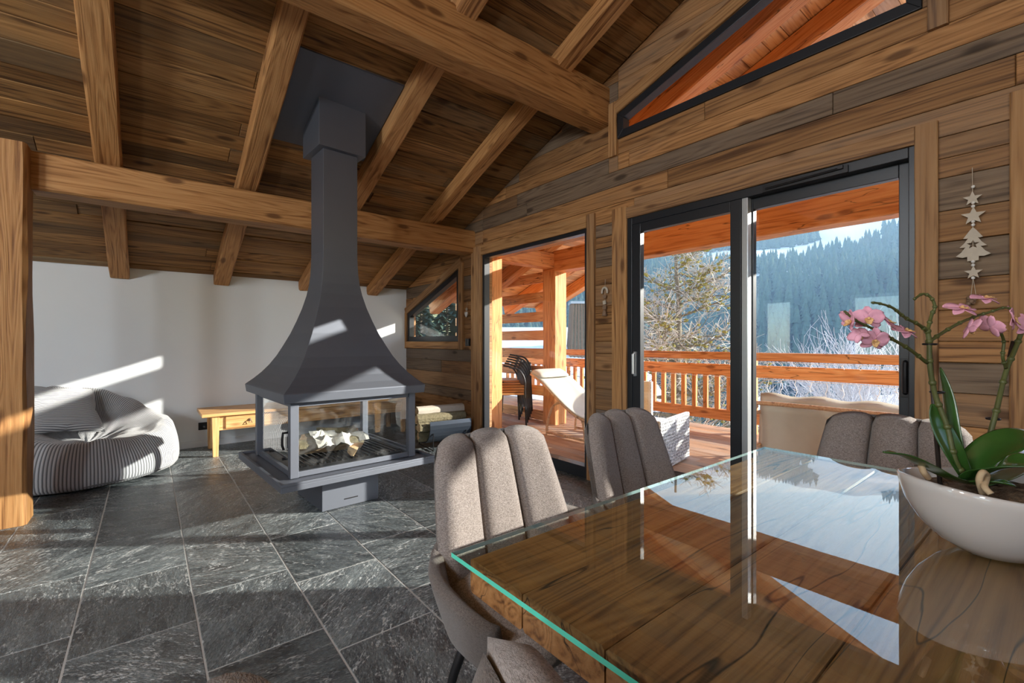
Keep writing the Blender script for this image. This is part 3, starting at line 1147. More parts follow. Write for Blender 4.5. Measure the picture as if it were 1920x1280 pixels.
FP = Matrix.Translation((1.145, 3.66, 0)) @ Matrix.Rotation(math.radians(3.5), 4, 'Z')


def fp(x, y, z):
    return FP @ Vector((x, y, z))


split_log('fire_log', fp(-.33, -.20, .425), fp(.10, -.27, .42), .075, 'pale split log lying across the front of the fire grate', None, 0, 3)
split_log('fire_log', fp(.02, -.34, .40), fp(.20, -.06, .42), .05, 'short split log with its end towards the glass on the grate', None, 0, 12)
split_log('fire_log', fp(-.22, .02, .43), fp(.20, .10, .43), .07, 'split log at the back of the fire grate', None, 0, 21)
split_log('fire_log', fp(-.14, -.05, .535), fp(.10, -.20, .52), .055, 'topmost log of the pile inside the firebox', None, 0, 33)
mb = MB()
gx, gy = 17, 11
vs = []
for j in range(gy):
    for i in range(gx):
        x, y = -.24 + .36 * i / (gx - 1), -.34 + .20 * j / (gy - 1)
        vs.append(fp(x, y - .03 * math.sin(i * .9), .515 + .05 * noise.noise(Vector((x * 11, y * 11, 2))) + .03 * noise.noise(Vector((x * 31, y * 31, 5))) - max(0, -.28 - y) * .9))
mb.add(vs, [(j * gx + i, j * gx + i + 1, (j + 1) * gx + i + 1, (j + 1) * gx + i) for j in range(gy - 1) for i in range(gx - 1)])
o = mb.build('newspaper', M['paper'], None, False)
o.modifiers.new('thick', 'SOLIDIFY').thickness = .002
tag(o, 'crumpled newspaper sheet lying over the logs in the firebox', 'newspaper')

# ------------------------------------------------------------------ log cradle by the wall
t = thing('log_holder', 'dark curved steel log cradle on thin legs beside the glazed wall', 'log holder', (2.64, 4.56, 0), math.atan2(-.10, .99))
mb = MB()
n = 16
ring_o = [(math.cos(a) * .20, math.sin(a) * .20 + .265) for a in [math.pi * (.90 + 1.10 * k / n) for k in range(n + 1)]]
ring_i = [(math.cos(a) * .19, math.sin(a) * .19 + .265) for a in [math.pi * (.90 + 1.10 * k / n) for k in range(n + 1)]]
ring_o = [(a * 1.08, b) for a, b in ring_o]
ring_i = [(a * 1.08, b) for a, b in ring_i]
for k in range(n):
    mb.prism([ring_o[k], ring_o[k + 1], ring_i[k + 1], ring_i[k]], -.24, .26, lambda y, z, x: (x, y, z))
mb.build('cradle', plain('blue_grey_steel', (.035, .045, .062), .35, .3, nscale=20, namt=.1), t)
for x in (-.2, .2):
    mb = MB()
    mb.tube([(x, -.20, .005), (x, -.205, .20)], .006, 6)
    mb.tube([(x, .20, .005), (x, .205, .20)], .006, 6)
    mb.tube([(x, -.20, .012), (x, .20, .012)], .006, 6)
    mb.build('leg', M['blackm'], t)
HM = Matrix.Translation((2.64, 4.56, 0)) @ Matrix.Rotation(math.atan2(-.10, .99), 4, 'Z')
spots = [(-.07, .155, .058, 0), (.06, .150, .055, 1), (.0, .248, .055, 0), (-.125, .262, .050, 1), (.125, .258, .050, 0), (-.06, .345, .052, 1), (.065, .345, .052, 1), (.0, .425, .050, 1)]
lbs = ['lowest split log on the left in the curved cradle', 'round log at the bottom of the curved cradle', 'split log in the middle row of the cradle', 'round log against the back of the cradle', 'split log just behind the front lip of the cradle', 'mossy round log in the upper row at the back of the cradle', 'mossy round log in the upper row at the front of the cradle', 'topmost pale barked log in the curved cradle']
for i, ((y, z, r, k), lb) in enumerate(zip(spots, lbs)):
    split_log('firewood_log', HM @ Vector((-.33 + RND.uniform(-.03, .02), y, z)), HM @ Vector((.24 + RND.uniform(-.03, .02), y, z - .0)), r, lb, 'firewood in the cradle', k, 40 + i, bark='bark' if i < 7 else 'pale')

# ------------------------------------------------------------------ long low bench with a drawer
t = thing('bench', 'long low honey pine bench with a drawer against the white wall', 'bench', (1.6, 5.87, 0))
hewn('seat_board', (-1.17, .0, .437), (1.17, .0, .437), .62, .034, M['bench'], t, jit=.001, ch=.006)
for y in (-.255, .22):
    hewn('apron', (-1.03, y, .345), (1.03, y, .345), .024, .15, M['bench'], t, jit=.0005, ch=.003)
for x in (-1.045, 1.045):
    hewn('apron', (x, -.22, .345), (x, .20, .345), .024, .15, M['bench'], t, jit=.0005, ch=.003)
for x in (-1.05, 1.05):
    for y in (-.25, .22):
        mb = MB()
        w0, w1 = .034, .024
        mb.add([(0, -w0, -w0), (0, w0, -w0), (0, w0, w0), (0, -w0, w0), (.42, -w1, -w1), (.42, w1, -w1), (.42, w1, w1), (.42, -w1, w1)],
               [(3, 2, 1, 0), (4, 5, 6, 7), (0, 1, 5, 4), (1, 2, 6, 5), (2, 3, 7, 6), (3, 0, 4, 7)])
        o = mb.build('leg', M['bench'], t, bevel=.003)
        o.matrix_local = Matrix.Translation((x, y, .42)) @ Matrix.Rotation(math.radians(90), 4, 'Y')
dr = hewn('drawer', (-.96, -.275, .345), (-.46, -.275, .345), .02, .125, M['bench'], t, jit=.0005, ch=.004)
mb = MB()
mb.tube([(0, 0, 0), (0, -.03, 0), (.018, -.035, -.03), (-.018, -.035, -.03), (0, -.03, 0)], .005, 6)
mb.sphere((0, -.004, 0), .016, 8)
kn = mb.build('pull', M['brown'], dr)
kn.matrix_local = Matrix.Translation((.22, -.010, .015))

# ------------------------------------------------------------------ corduroy bean bag and cushion
def beanbag():
    t = thing('bean_bag', 'large grey corduroy bean bag chair slumped on the slate beside the white wall', 'bean bag', (-.42, 5.54, 0))
    n, verts, uvs = 96, [], []
    prof = 15
    for k in range(n):
        a = 2 * math.pi * k / n
        back = .5 + .5 * math.cos(a - math.radians(118))          # 1 at the raised back
        h = .38 + .40 * back ** 1.5
        Rr = .64 + .02 * math.cos(3 * a)
        pts = [(.0, .01), (.55 * Rr, .0), (.93 * Rr, .008), (1.02 * Rr, .05), (1.03 * Rr, .14), (1.0 * Rr, .24 * h / .40), (.94 * Rr, h - .09), (.88 * Rr, h - .02), (.79 * Rr, h), (.66 * Rr, h - .03), (.54 * Rr, h * .72 + .07), (.42 * Rr, .36 + .10 * back), (.28 * Rr, .315 + .04 * back), (.12 * Rr, .30), (.0, .30)]
        dist = 0
        for j, (r, z) in enumerate(pts):
            wr = noise.noise(Vector((math.cos(a) * 2.2, math.sin(a) * 2.2, j * .45 + 3))) * .035
            if j >= 7:
                wr += noise.noise(Vector((math.cos(a) * 7, math.sin(a) * 7, j * .8))) * .022
            if j in (0, prof - 1):
                wr = 0
            verts.append((math.cos(a) * (r + (wr if 2 < j < 9 else 0)), math.sin(a) * (r + (wr if 2 < j < 9 else 0)), max(.004, z + (wr if j >= 7 else 0))))
    fs, fuv = [], []
    for k in range(n):
        for j in range(prof - 1):
            a0, a1 = k * prof + j, ((k + 1) % n) * prof + j
            fs.append((a0, a1, a1 + 1, a0 + 1))
            fuv += [(k, j), (k + 1, j), (k + 1, j + 1), (k, j + 1)]
    me = bpy.data.meshes.new('bag')
    me.from_pydata(verts, [], fs)
    uvl = me.uv_layers.new(name='UVMap')
    RIB = 180 * 0.314159
    for i, (k, j) in enumerate(fuv):
        uvl.data[i].uv = (k / n * RIB, j / prof)
    me.materials.append(M['cord'])
    me.polygons.foreach_set('use_smooth', [True] * len(fs))
    bm = bmesh.new()
    bm.from_mesh(me)
    bmesh.ops.remove_doubles(bm, verts=bm.verts, dist=.0005)
    bm.to_mesh(me)
    bm.free()
    o = bpy.data.objects.new('bag', me)
    COL.objects.link(o)
    o.parent = t
    s = o.modifiers.new('subsurf', 'SUBSURF')
    s.levels = s.render_levels = 1
    # base seam piping
    mb = MB()
    mb.tube([(math.cos(a) * .632, math.sin(a) * .632, .05) for a in [2 * math.pi * k / 48 for k in range(49)]], .006, 6)
    mb.build('piping', M['cord'], t, True)


beanbag()
mb = MB()
us = [i / 14 * 2 - 1 for i in range(15)]


def cush(u, v):
    return Vector((u * .27 * (1 - .10 * (1 - abs(v)) ** 2), v * .27 * (1 - .10 * (1 - abs(u)) ** 2), 0))


fz = lambda a, b: .075 * ((1 - a ** 4) * (1 - b ** 4)) ** .6 + .008 * noise.noise(Vector((a * 3, b * 3, 1)))
mb.pillow(cush, us, us, fz, lambda a, b: .06 * ((1 - a ** 4) * (1 - b ** 4)) ** .6)
o = mb.build('cushion', M['cord'], None, True)
uvl = o.data.uv_layers.new(name='UVMap')
for lp in o.data.loops:
    co = o.data.vertices[lp.vertex_index].co
    uvl.data[lp.index].uv = (co.y * 22, co.x)
o.location = (-.60, 5.62, .60)
o.rotation_euler = (math.radians(44), math.radians(8), math.radians(24))
tag(o, 'square grey corduroy cushion leaning in the bean bag', 'cushion')

# ------------------------------------------------------------------ dining table with glass sheet
t = thing('dining_table', 'thick dark oak dining table of wide cracked planks in the foreground', 'table', (1.215, .08, 0))
TX0, TX1, TY0, TY1 = -.705, .725, -.70, .695
zt = .690
ws = [.165, .185, .21, .19, .235, .20, .21]
y = TY1
for i, w in enumerate(ws):
    w2 = min(w, y - TY0)
    hewn('plank', (TX0 + RND.uniform(0, .004), y - w2 / 2, zt + .035), (TX1, y - w2 / 2, zt + .035), w2 - .003, .070 + RND.uniform(-.0015, .0), M['table'], t, seg=14, jit=.002, ch=.005, seed=i + 70)
    y -= w2
for x in (-.50, .50):
    mb = MB()
    mb.bb(x - .05, x + .05, -.50, .50, .0, .05)
    mb.bb(x - .05, x + .05, -.50, .50, .64, .688)
    mb.bb(x - .05, x + .05, -.50, -.40, .05, .64)
    mb.bb(x - .05, x + .05, .40, .50, .05, .64)
    mb.build('leg', M['blackm'], t, bevel=.003)
mb = MB()
x0, x1, y0, y1, za, zb = .482, 1.962, -.64, .797, .7615, .7705
mb.add([(x0, y0, za), (x1, y0, za), (x1, y1, za), (x0, y1, za), (x0, y0, zb), (x1, y0, zb), (x1, y1, zb), (x0, y1, zb)], [(3, 2, 1, 0), (4, 5, 6, 7)])
mb.add([(x0, y0, za), (x1, y0, za), (x1, y1, za), (x0, y1, za), (x0, y0, zb), (x1, y0, zb), (x1, y1, zb), (x0, y1, zb)],
       [(0, 1, 5, 4), (1, 2, 6, 5), (2, 3, 7, 6), (3, 0, 4, 7)], 1)
mb.mi[-3] = mb.mi[-2] = 2
o = mb.build('glass_sheet', [M['tglass'], M['tedge'], M['tedgepale']])
tag(o, 'clear glass sheet with bright green edges covering the oak table', 'glass sheet')


# ------------------------------------------------------------------ upholstered dining chairs
def make_chair(label):
    t = thing('dining_chair', label, 'chair', group='upholstered dining chairs round the table')

    def P(u, v):
        hwid = .276 - .054 * max(v, 0) ** 1.4
        return Vector((u * hwid, .205 + .115 * v - .075 * abs(u) ** 2.4 * (1 - .45 * v), .44 + .445 * v))
    lin = lambda a, b, n: [a + (b - a) * i / (n - 1) for i in range(n)]
    mb = MB()

    def PB(u, v):
        vv = v * (.985 + .02 * abs(math.sin(u * 1.5 * math.pi)) ** .7 - .045 * abs(u) ** 4 - .05 * abs(u) ** 12)
        return P(u * .97, vv)
    pf = lambda a, b: ((1 - a ** 6) * (1 - b ** 6)) ** .45
    mb.pillow(PB, lin(-1, 1, 25), lin(.13, 1, 13), lambda a, b: .012 * pf(a, b), lambda a, b: .034 * pf(a, b))
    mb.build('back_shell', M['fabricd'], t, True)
    for k in range(3):
        u0, u1 = -.985 + k * .6567, -.985 + (k + 1) * .6567

        def PC(s, v):
            u = (u0 + u1) / 2 + s * (u1 - u0) / 2 * 1.07
            vv = v * (1.0 + .03 * (1 - s * s) - .045 * abs(u) ** 4 - .032 * s ** 8)
            return P(u, vv) + Vector((0, -.010, 0))
        mb = MB()
        mb.pillow(PC, lin(-1, 1, 11), lin(.02, 1.0, 15), lambda a, b: .052 * ((1 - a ** 4) * (1 - b ** 8)) ** .45, lambda a, b: .006)
        mb.build('back_channel', M['fabric'], t, True)

    # low tub that wraps the seat
    def tub(a, b):
        w = a * 2.15
        s, c = math.sin(w), math.cos(w)
        k = .80 + .20 * b
        x = math.copysign(abs(s) ** .75, s) * .335 * k
        yy = math.copysign(abs(c) ** .8, c) * .262 * k - .0
        top = .575 + .045 * c
        return Vector((x, yy, .375 + (top - .375) * b))
    mb = MB()
    mb.pillow(tub, lin(1, -1, 41), lin(0, 1, 9), lambda a, b: .026 * pf(a, b), lambda a, b: .018 * pf(a, b))
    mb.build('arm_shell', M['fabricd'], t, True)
    mb = MB()

    def seat(u, v):
        return Vector((u * .285 * (1 - .06 * v * v), v * .235 - .015, .478))
    mb.pillow(seat, lin(-1, 1, 13), lin(-1, 1, 13), lambda a, b: .045 * ((1 - a ** 6) * (1 - b ** 6)) ** .5, lambda a, b: .055 * ((1 - a ** 10) * (1 - b ** 10)) ** .5)
    mb.build('seat', M['fabric'], t, True)
    for sx in (-1, 1):
        for sy in (-1, 1):
            mb = MB()
            mb.tube([(sx * .15, sy * .14, .40), (sx * .20, sy * .19, .20), (sx * .235, sy * .23, .0)], [.016, .014, .010], 8)
            mb.build('leg', M['blackm'], t, True)
    return t


CH = [((0.92, 0.985), 0, 'taupe chair with sunlit ribbed back at the near far-side corner of the table'),
      ((1.62, 0.985), 0, 'taupe ribbed chair in shade behind the table, before the sliding door'),
      ((2.115, 0.47), -90, 'brown-grey chair at the table end, behind the orchid pot'),
      ((0.565, 0.20), 90, 'taupe chair tucked under the near table edge at the bottom of the picture'),
      ((-0.20, 0.29), -84, 'taupe chair turned away, only its top showing at the bottom edge')]
c0 = None
for (x, y), rz, lb in CH:
    c = make_chair(lb) if c0 is None else copy_tree(c0)
    c0 = c0 or c
    c['label'] = lb
    c.location = (x, y, 0)
    c.rotation_euler = (0, 0, math.radians(rz))

# ------------------------------------------------------------------ orchid in its bowl
PX, PY = 1.345, .098
t = thing('flower_bowl', 'glossy off-white oval ceramic bowl holding the orchid on the glass', 'bowl', (PX, PY, .771), YAW * -1)
prof = [(.0, .0), (.050, .0), (.068, .005), (.105, .028), (.135, .060), (.156, .096), (.167, .128), (.170, .144), (.167, .147), (.162, .144), (.152, .105), (.11, .09), (0, .09)]
mb = MB()
vs, fs = [], []
n = 48
for r, z in prof:
    for k in range(n):
        a = 2 * math.pi * k / n
        dip = .008 * math.cos(2 * a) * (z / .147) if z > .1 else 0
        vs.append((r * 1.02 * math.cos(a), r * .80 * math.sin(a), z + dip))
for i in range(len(prof) - 1):
    for k in range(n):
        fs.append((i * n + k, i * n + (k + 1) % n, (i + 1) * n + (k + 1) % n, (i + 1) * n + k))
mb.add(vs, fs)
mb.build('bowl', M['pot'], t, True)
mb = MB()
vs, fs = [], []
for i in range(9):
    for k in range(28):
        a = 2 * math.pi * k / 28
        r = i / 8
        vs.append((r * .154 * math.cos(a), r * .120 * math.sin(a), .116 + .02 * (1 - r * r) + .012 * noise.noise(Vector((r * 6 * math.cos(a), r * 6 * math.sin(a), 0)))))
for i in range(8):
    for k in range(28):
        fs.append((i * 28 + k, (i + 1) * 28 + k, (i + 1) * 28 + (k + 1) % 28, i * 28 + (k + 1) % 28))
mb.add(vs, fs)
mb.build('potting_bark', M['moss'], t, True)

o_t = thing('orchid', 'pink moth orchid with two arching flower stems and broad leaves in the white bowl', 'plant', (0, 0, 0))


def curve(pts, n=8):
    """Catmull-Rom through the points."""
    P_ = [Vector(p) for p in pts]
    P_ = [P_[0] * 2 - P_[1]] + P_ + [P_[-1] * 2 - P_[-2]]
    out = []
    for i in range(1, len(P_) - 2):
        a, b, c, d = P_[i - 1:i + 3]
        for k in range(n):
            s = k / n
            out.append(.5 * ((2 * b) + (c - a) * s + (2 * a - 5 * b + 4 * c - d) * s * s + (3 * b - a - 3 * c + d) * s ** 3))
    out.append(P_[-2])
    return out


def stem(pts, r0=.0048, r1=.0028, nodes=True):
    mb = MB()
    c = curve(pts)
    rs = [r0 + (r1 - r0) * i / (len(c) - 1) for i in range(len(c))]
    mb.tube(c, rs, 8)
    if nodes:
        for i in range(4, len(c), 6):
            mb.sphere(c[i], rs[i] * 1.45, 6)
    return mb.build('flower_stem', M['stem'], o_t, True)


s1 = stem([at(1812, 900, .93), at(1790, 860, .93), at(1776, 800, .94), at(1755, 745, .95), at(1744, 690, .95), at(1742, 640, .95), at(1738, 615, .95)], .0052, .0045)
stem([at(1738, 680, .95), at(1706, 655, .93), at(1672, 635, .91), at(1650, 622, .90), at(1628, 612, .89), at(1604, 600, .88), at(1583, 583, .88)], .0036, .0020)
stem([at(1740, 622, .95), at(1722, 608, .94), at(1700, 597, .93), at(1688, 588, .92), at(1672, 576, .91), at(1650, 569, .90), at(1634, 567, .90)], .0034, .0020)
stem([at(1739, 620, .95), at(1747, 590, .96), at(1753, 575, .96), at(1745, 557, .96), at(1730, 551, .96), at(1715, 560, .95)], .0036, .0022)
stem([at(1742, 640, .95), at(1770, 622, .97), at(1800, 605, .98), at(1832, 592, 1.0), at(1855, 585, 1.0), at(1880, 577, 1.0), at(1897, 578, 1.0)], .0036, .0022)
stem([at(1843, 895, .97), at(1850, 840, .99), at(1868, 770, 1.0), at(1885, 700, 1.02), at(1905, 650, 1.03), at(1918, 615, 1.04)], .0052, .0044)
stem([at(1886, 690, 1.02), at(1880, 668, 1.01), at(1882, 640, 1.01), at(1874, 618, 1.0), at(1868, 604, 1.0)], .0034, .0024)
for a, b in (((1763, 915, .96), (1742, 640, .958)), ((1832, 920, 1.0), (1900, 640, 1.04))):
    mb = MB()
    mb.tube([at(*a), at(*b)], .0042, 8)
    mb.build('support_stake', M['stake'], o_t, True)
for p in ((1757, 735, .955), (1743, 645, .955), (1862, 785, 1.01)):
    mb = MB()
    c = at(*p)
    mb.tube([c + Vector((.011 * math.cos(w), .011 * math.sin(w), 0)) for w in [k * .7 for k in range(10)]], .0022, 6)
    mb.build('stem_clip', M['blackm'], o_t, True)


def leaf_blade(pts, wmax, nrm, fold=.35):
    c = curve(pts, 6)
    vs, fs = [], []
    n = len(c)
    nrm = Vector(nrm).normalized()
    for i, p in enumerate(c):
        tdir = (c[min(i + 1, n - 1)] - c[max(i - 1, 0)]).normalized()
        side = tdir.cross(nrm).normalized()
        up_ = side.cross(tdir)
        s = i / (n - 1)
        w = wmax * (math.sin(math.pi * min(1, .10 + s * .90)) ** .62 if s > .45 else .30 + .70 * math.sin(math.pi * (.10 + s * .9)) ** .8)
        if i == n - 1:
            w = wmax * .06
        for k in range(5):
            q = k / 2 - 1
            vs.append(p + side * (q * w) + up_ * (abs(q) ** 1.5 * w * fold))
    for i in range(n - 1):
        for k in range(4):
            fs.append((i * 5 + k, i * 5 + k + 1, (i + 1) * 5 + k + 1, (i + 1) * 5 + k))
    mb = MB()
    mb.add(vs, fs)
    o = mb.build('orchid_leaf', M['leaf'], o_t, True)
    s = o.modifiers.new('thick', 'SOLIDIFY')
    s.thickness = .003
    s = o.modifiers.new('subsurf', 'SUBSURF')
    s.levels = s.render_levels = 1
    return o


BK = -FWD
leaf_blade([at(1812, 905, .92), at(1770, 893, .88), at(1728, 872, .85), at(1690, 853, .83), at(1656, 846, .82)], .019, (0, 0, 1))
leaf_blade([at(1812, 895, .93), at(1790, 855, .93), at(1768, 815, .94), at(1754, 780, .95), at(1748, 757, .95)], .022, (-.6, -.7, .2))
leaf_blade([at(1806, 890, .95), at(1792, 850, .95), at(1782, 800, .96), at(1776, 745, .97), at(1764, 688, .98)], .018, (.7, -.6, .1))
leaf_blade([at(1815, 893, .94), at(1840, 862, .93), at(1880, 836, .92), at(1925, 820, .92), at(1975, 825, .93)], .034, (-.1, -.35, 1))
leaf_blade([at(1815, 900, .92), at(1855, 885, .88), at(1900, 872, .85), at(1950, 872, .83), at(1995, 885, .82)], .034, (-.15, -.2, 1))
leaf_blade([at(1818, 905, .93), at(1850, 890, .95), at(1890, 868, 1.0), at(1930, 850, 1.05), at(1965, 848, 1.08)], .040, (0, -.3, 1))
leaf_blade([at(1815, 905, .91), at(1850, 905, .88), at(1880, 905, .86), at(1905, 910, .85)], .017, (0, -.2, 1))
for pts in ([(1842, 925, .87), (1836, 900, .86), (1843, 885, .86), (1850, 893, .87), (1846, 912, .85), (1858, 926, .84)], [(1740, 895, .86), (1732, 885, .85), (1727, 872, .85)]):
    mb = MB()
    mb.tube(curve([at(*p) for p in pts]), .0055, 8)
    mb.build('aerial_root', M['root'], o_t, True)


def flower(c, face, size, roll=0.0, closed=0.0):
    face = Vector(face).normalized()
    ex = face.cross(Vector((0, 0, 1))).normalized()
    ey = ex.cross(face).normalized() * -1
    ey = face.cross(ex) * -1
    if ey.z < 0:
        ey = -ey
    mb = MB()

    def petal(ang, ln, w, mi=0, lift=.0):
        ca, sa = math.cos(ang + roll), math.sin(ang + roll)
        d = ex * ca + ey * sa
        sd = ex * -sa + ey * ca
        vs, fs = [], []
        n = 8
        for i in range(n + 1):
            s = i / n
            ww = w * math.sin(math.pi * (.06 + .90 * s)) ** .7
            for k in range(5):
                q = k / 2 - 1
                bend = (closed * s * s * .8 + lift * s - .25 * s * s * (1 - closed)) * ln + .18 * w * q * q
                vs.append(c + d * (s * ln) + sd * (q * ww) + face * bend)
        for i in range(n):
            for k in range(4):
                fs.append((i * 5 + k, i * 5 + k + 1, (i + 1) * 5 + k + 1, (i + 1) * 5 + k))
        mb.add(vs, fs, mi)
    h = math.pi / 2
    petal(h, size * .95, size * .33)
    petal(h + 2.2, size * .92, size * .30)
    petal(h - 2.2, size * .92, size * .30)
    petal(h + 1.25, size * 1.05, size * .52, 0, .12)
    petal(h - 1.25, size * 1.05, size * .52, 0, .12)
    petal(-h, size * .45, size * .20, 1, .8)
    petal(-h + .9, size * .30, size * .14, 1, .9)
    petal(-h - .9, size * .30, size * .14, 1, .9)
    mb.sphere(c + face * size * .14, size * .11, 6, 1)
    o = mb.build('flower', [M['petal'], M['lip']], o_t, True)
    s = o.modifiers.new('thick', 'SOLIDIFY')
    s.thickness = .0012
    return o


C = Vector((0, 0, 1.2))
for (u, v, d, fx, size, roll, cl) in ((1628, 597, .89, (-.35, -.9, .1), .027, 0, .0), (1596, 601, .88, (-.9, .1, .0), .023, .4, .5), (1664, 603, .90, (.5, -.5, .6), .024, .3, .2),
                                      (1640, 638, .89, (-.1, -.9, -.2), .027, .1, .0), (1612, 626, .88, (.3, .6, -.3), .018, .6, .6), (1698, 620, .92, (.2, -.45, .7), .028, .0, .0),
                                      (1803, 578, .98, (0, -.5, .75), .030, .1, .0), (1848, 559, 1.0, (.1, -.35, .8), .029, 0, .0), (1817, 615, .98, (.8, -.3, -.3), .026, .5, .3),
                                      (1856, 612, .99, (.9, -.1, .3), .028, -.5, .25), (1899, 598, 1.0, (.5, -.6, .1), .032, .2, .1), (1925, 610, 1.02, (.2, -.8, .1), .030, 0, 0)):
    flower(at(u, v, d), (RGT * fx[0] - FWD * -fx[1] + Vector((0, 0, fx[2]))), size, roll, cl)

# ------------------------------------------------------------------ small things on the walls
def star_poly(r, k=.42, n=5, rot=math.pi / 2):
    return [((r if i % 2 == 0 else r * k) * math.cos(rot + math.pi * i / n), (r if i % 2 == 0 else r * k) * math.sin(rot + math.pi * i / n)) for i in range(2 * n)]


def wallf(yc, zc_, x=2.982):
    return lambda a, b, h: (x - h, yc - a, zc_ + b)      # a to the right as seen from the room


t = thing('hanging_ornament', 'string of pale wooden stars, beads and a fir tree hanging right of the sliding door', 'ornament', (0, 0, 0))
yo = .302
zpx = lambda v: 1.2 + (640 - v) / 850 * 2.085


def flat(name, poly, yc, z, th, mat, hole=None, x=2.982):
    """Flat cut-out; a hole is bridged into the outline."""
    mb = MB()
    if hole:
        n = len(poly)
        q = hole
        # triangulate outline with hole through bmesh
        bm = bmesh.new()
        ov = [bm.verts.new((a, b, 0)) for a, b in poly]
        iv = [bm.verts.new((a, b, 0)) for a, b in q]
        es = [bm.edges.new((ov[i], ov[(i + 1) % n])) for i in range(n)] + [bm.edges.new((iv[i], iv[(i + 1) % len(q)])) for i in range(len(q))]
        bmesh.ops.triangle_fill(bm, edges=es, use_beauty=True)
        bm.verts.index_update()
        tv = [(v.co.x, v.co.y) for v in bm.verts]
        tf = [tuple(v.index for v in f.verts) for f in bm.faces]
        bm.free()
        w = wallf(yc, z, x)
        m_ = len(tv)
        mb.add([w(a, b, 0) for a, b in tv] + [w(a, b, th) for a, b in tv], tf + [tuple(m_ + i for i in f[::-1]) for f in tf])
        for lp in (list(range(n)), list(range(n, n + len(q)))):
            k = len(lp)
            for i in range(k):
                a, b = lp[i], lp[(i + 1) % k]
                mb.f.append((a, b, m_ + b, m_ + a))
                mb.mi.append(0)
    else:
        mb.prism(poly, 0, th, wallf(yc, z, x))
    return mb.build(name, mat, t)


SX, SZ = .00176, .00245
ell = lambda poly: poly
flat('wooden_star', star_poly(.034), yo - .001, zpx(370), .007, M['pale'])
flat('wooden_star', star_poly(.043), yo - .004, zpx(403), .007, M['pale'])
half = [(0, .078), (.016, .062), (.045, .028), (.030, .026), (.022, .029), (.040, .006), (.062, -.012), (.040, -.014), (.034, -.012), (.055, -.036), (.080, -.052), (.050, -.060), (.026, -.058), (.026, -.078)]
tree = half + [(-a, b) for a, b in half[:0:-1]]
tree = [(a * .72, b) for a, b in tree][::-1]
flat('wooden_fir_tree', tree, yo - .003, zpx(456), .008, M['pale'], hole=[(a, b - .002) for a, b in star_poly(.022)])
flat('wooden_star', star_poly(.032), yo - .004, zpx(510), .007, M['pale'])
for v in (348, 378, 385, 413.5, 420, 489, 496, 520):
    mb = MB()
    mb.sphere((2.978, yo - .003, zpx(v)), .0075, 8)
    mb.build('bead', M['bead'], t, True)
mb = MB()
mb.tube([(2.984, yo, zpx(311)), (2.979, yo - .002, zpx(400)), (2.979, yo - .003, zpx(520))], .0015, 5)
mb.tube([(2.979, yo - .003, zpx(520)), (2.98, yo + .004, zpx(552))], .0012, 5)
mb.tube([(2.979, yo - .003, zpx(520)), (2.98, yo - .012, zpx(552))], .0012, 5)
mb.build('hanging_cord', M['string'], t)
mb = MB()
for i in range(7):
    a = i * 2.4
    mb.sphere((2.972 + .006 * math.cos(a), yo + .002 + .010 * math.sin(a), zpx(556) - .005 * i), .010, 6)
mb.build('pine_cone', M['brown'], t, True)

t = thing('hanging_charm', 'horseshoe and carved wooden charms on a cord on the boards between the two windows', 'ornament', (0, 0, 0))
yo2 = 2.468
mb = MB()
mb.tube([(2.976, yo2 + .028 * math.cos(a), 1.615 + .036 * math.sin(a)) for a in [math.pi * (-.12 + 1.24 * k / 12) for k in range(13)]], .0095, 8)
mb.build('horseshoe', M['pale'], t, True)
mb = MB()
mb.tube([(2.985, yo2, 1.72), (2.979, yo2, 1.63), (2.979, yo2, 1.42)], .0015, 5)
mb.build('hanging_cord', M['string'], t)
for i, z in enumerate((1.575, 1.525, 1.485, 1.44)):
    mb = MB()
    if i == 3:
        mb.lathe([(0, .03), (.012, .022), (.016, 0), (.022, -.022), (.024, -.026), (0, -.026)], 12, (2.974, yo2, z))
    else:
        mb.box((2.974, yo2, z), (.012, .034 - .006 * (i % 2), .032), Matrix.Rotation(.15 * (-1) ** i, 3, 'X'))
    mb.build('carved_charm', M['brown'] if i != 1 else M['pale'], t, bevel=.002)

t = thing('hanging_heart', 'small silvery heart on a ribbon beside the sloping side window', 'ornament', (0, 0, 0))
heart = [(.0, -.045), (.028, -.012), (.034, .012), (.022, .028), (.006, .024), (0, .012), (-.006, .024), (-.022, .028), (-.034, .012), (-.028, -.012)]
flat('heart', heart, 4.565, 1.53, .018, M['chrome'])
flat('tag_disc', star_poly(.02, .95, 8), 4.575, 1.585, .008, M['pale'])
mb = MB()
mb.tube([(2.984, 4.57, 1.68), (2.975, 4.567, 1.55)], .002, 5)
mb.build('ribbon', M['string'], t)

t = thing('light_switch', 'double black light switch on the boards left of the fixed window', 'switch', (2.985, 4.565, 1.19))
mb = MB()
mb.bb(-.004, .0145, -.045, .045, -.045, .045)
mb.build('plate', M['blackm'], t, bevel=.003)
for s in (-1, 1):
    mb = MB()
    mb.bb(-.009, -.003, s * .019 - .016, s * .019 + .016, -.034, .034)
    mb.build('rocker', M['alu'], t, bevel=.002)
t = thing('wall_socket', 'black wall socket on the white wall beside the bench leg', 'socket', (.49, 6.245, .235))
mb = MB()
mb.bb(-.042, .042, -.008, .005, -.042, .042)
mb.build('plate', M['blackm'], t, bevel=.003)
mb = MB()
mb.lathe([(.0, -.001), (.026, 0), (.028, .004), (.030, .004)], 20)
o = mb.build('socket_well', M['alu'], t, True, loc=(0, -.009, 0), rot=(math.radians(90), 0, 0))

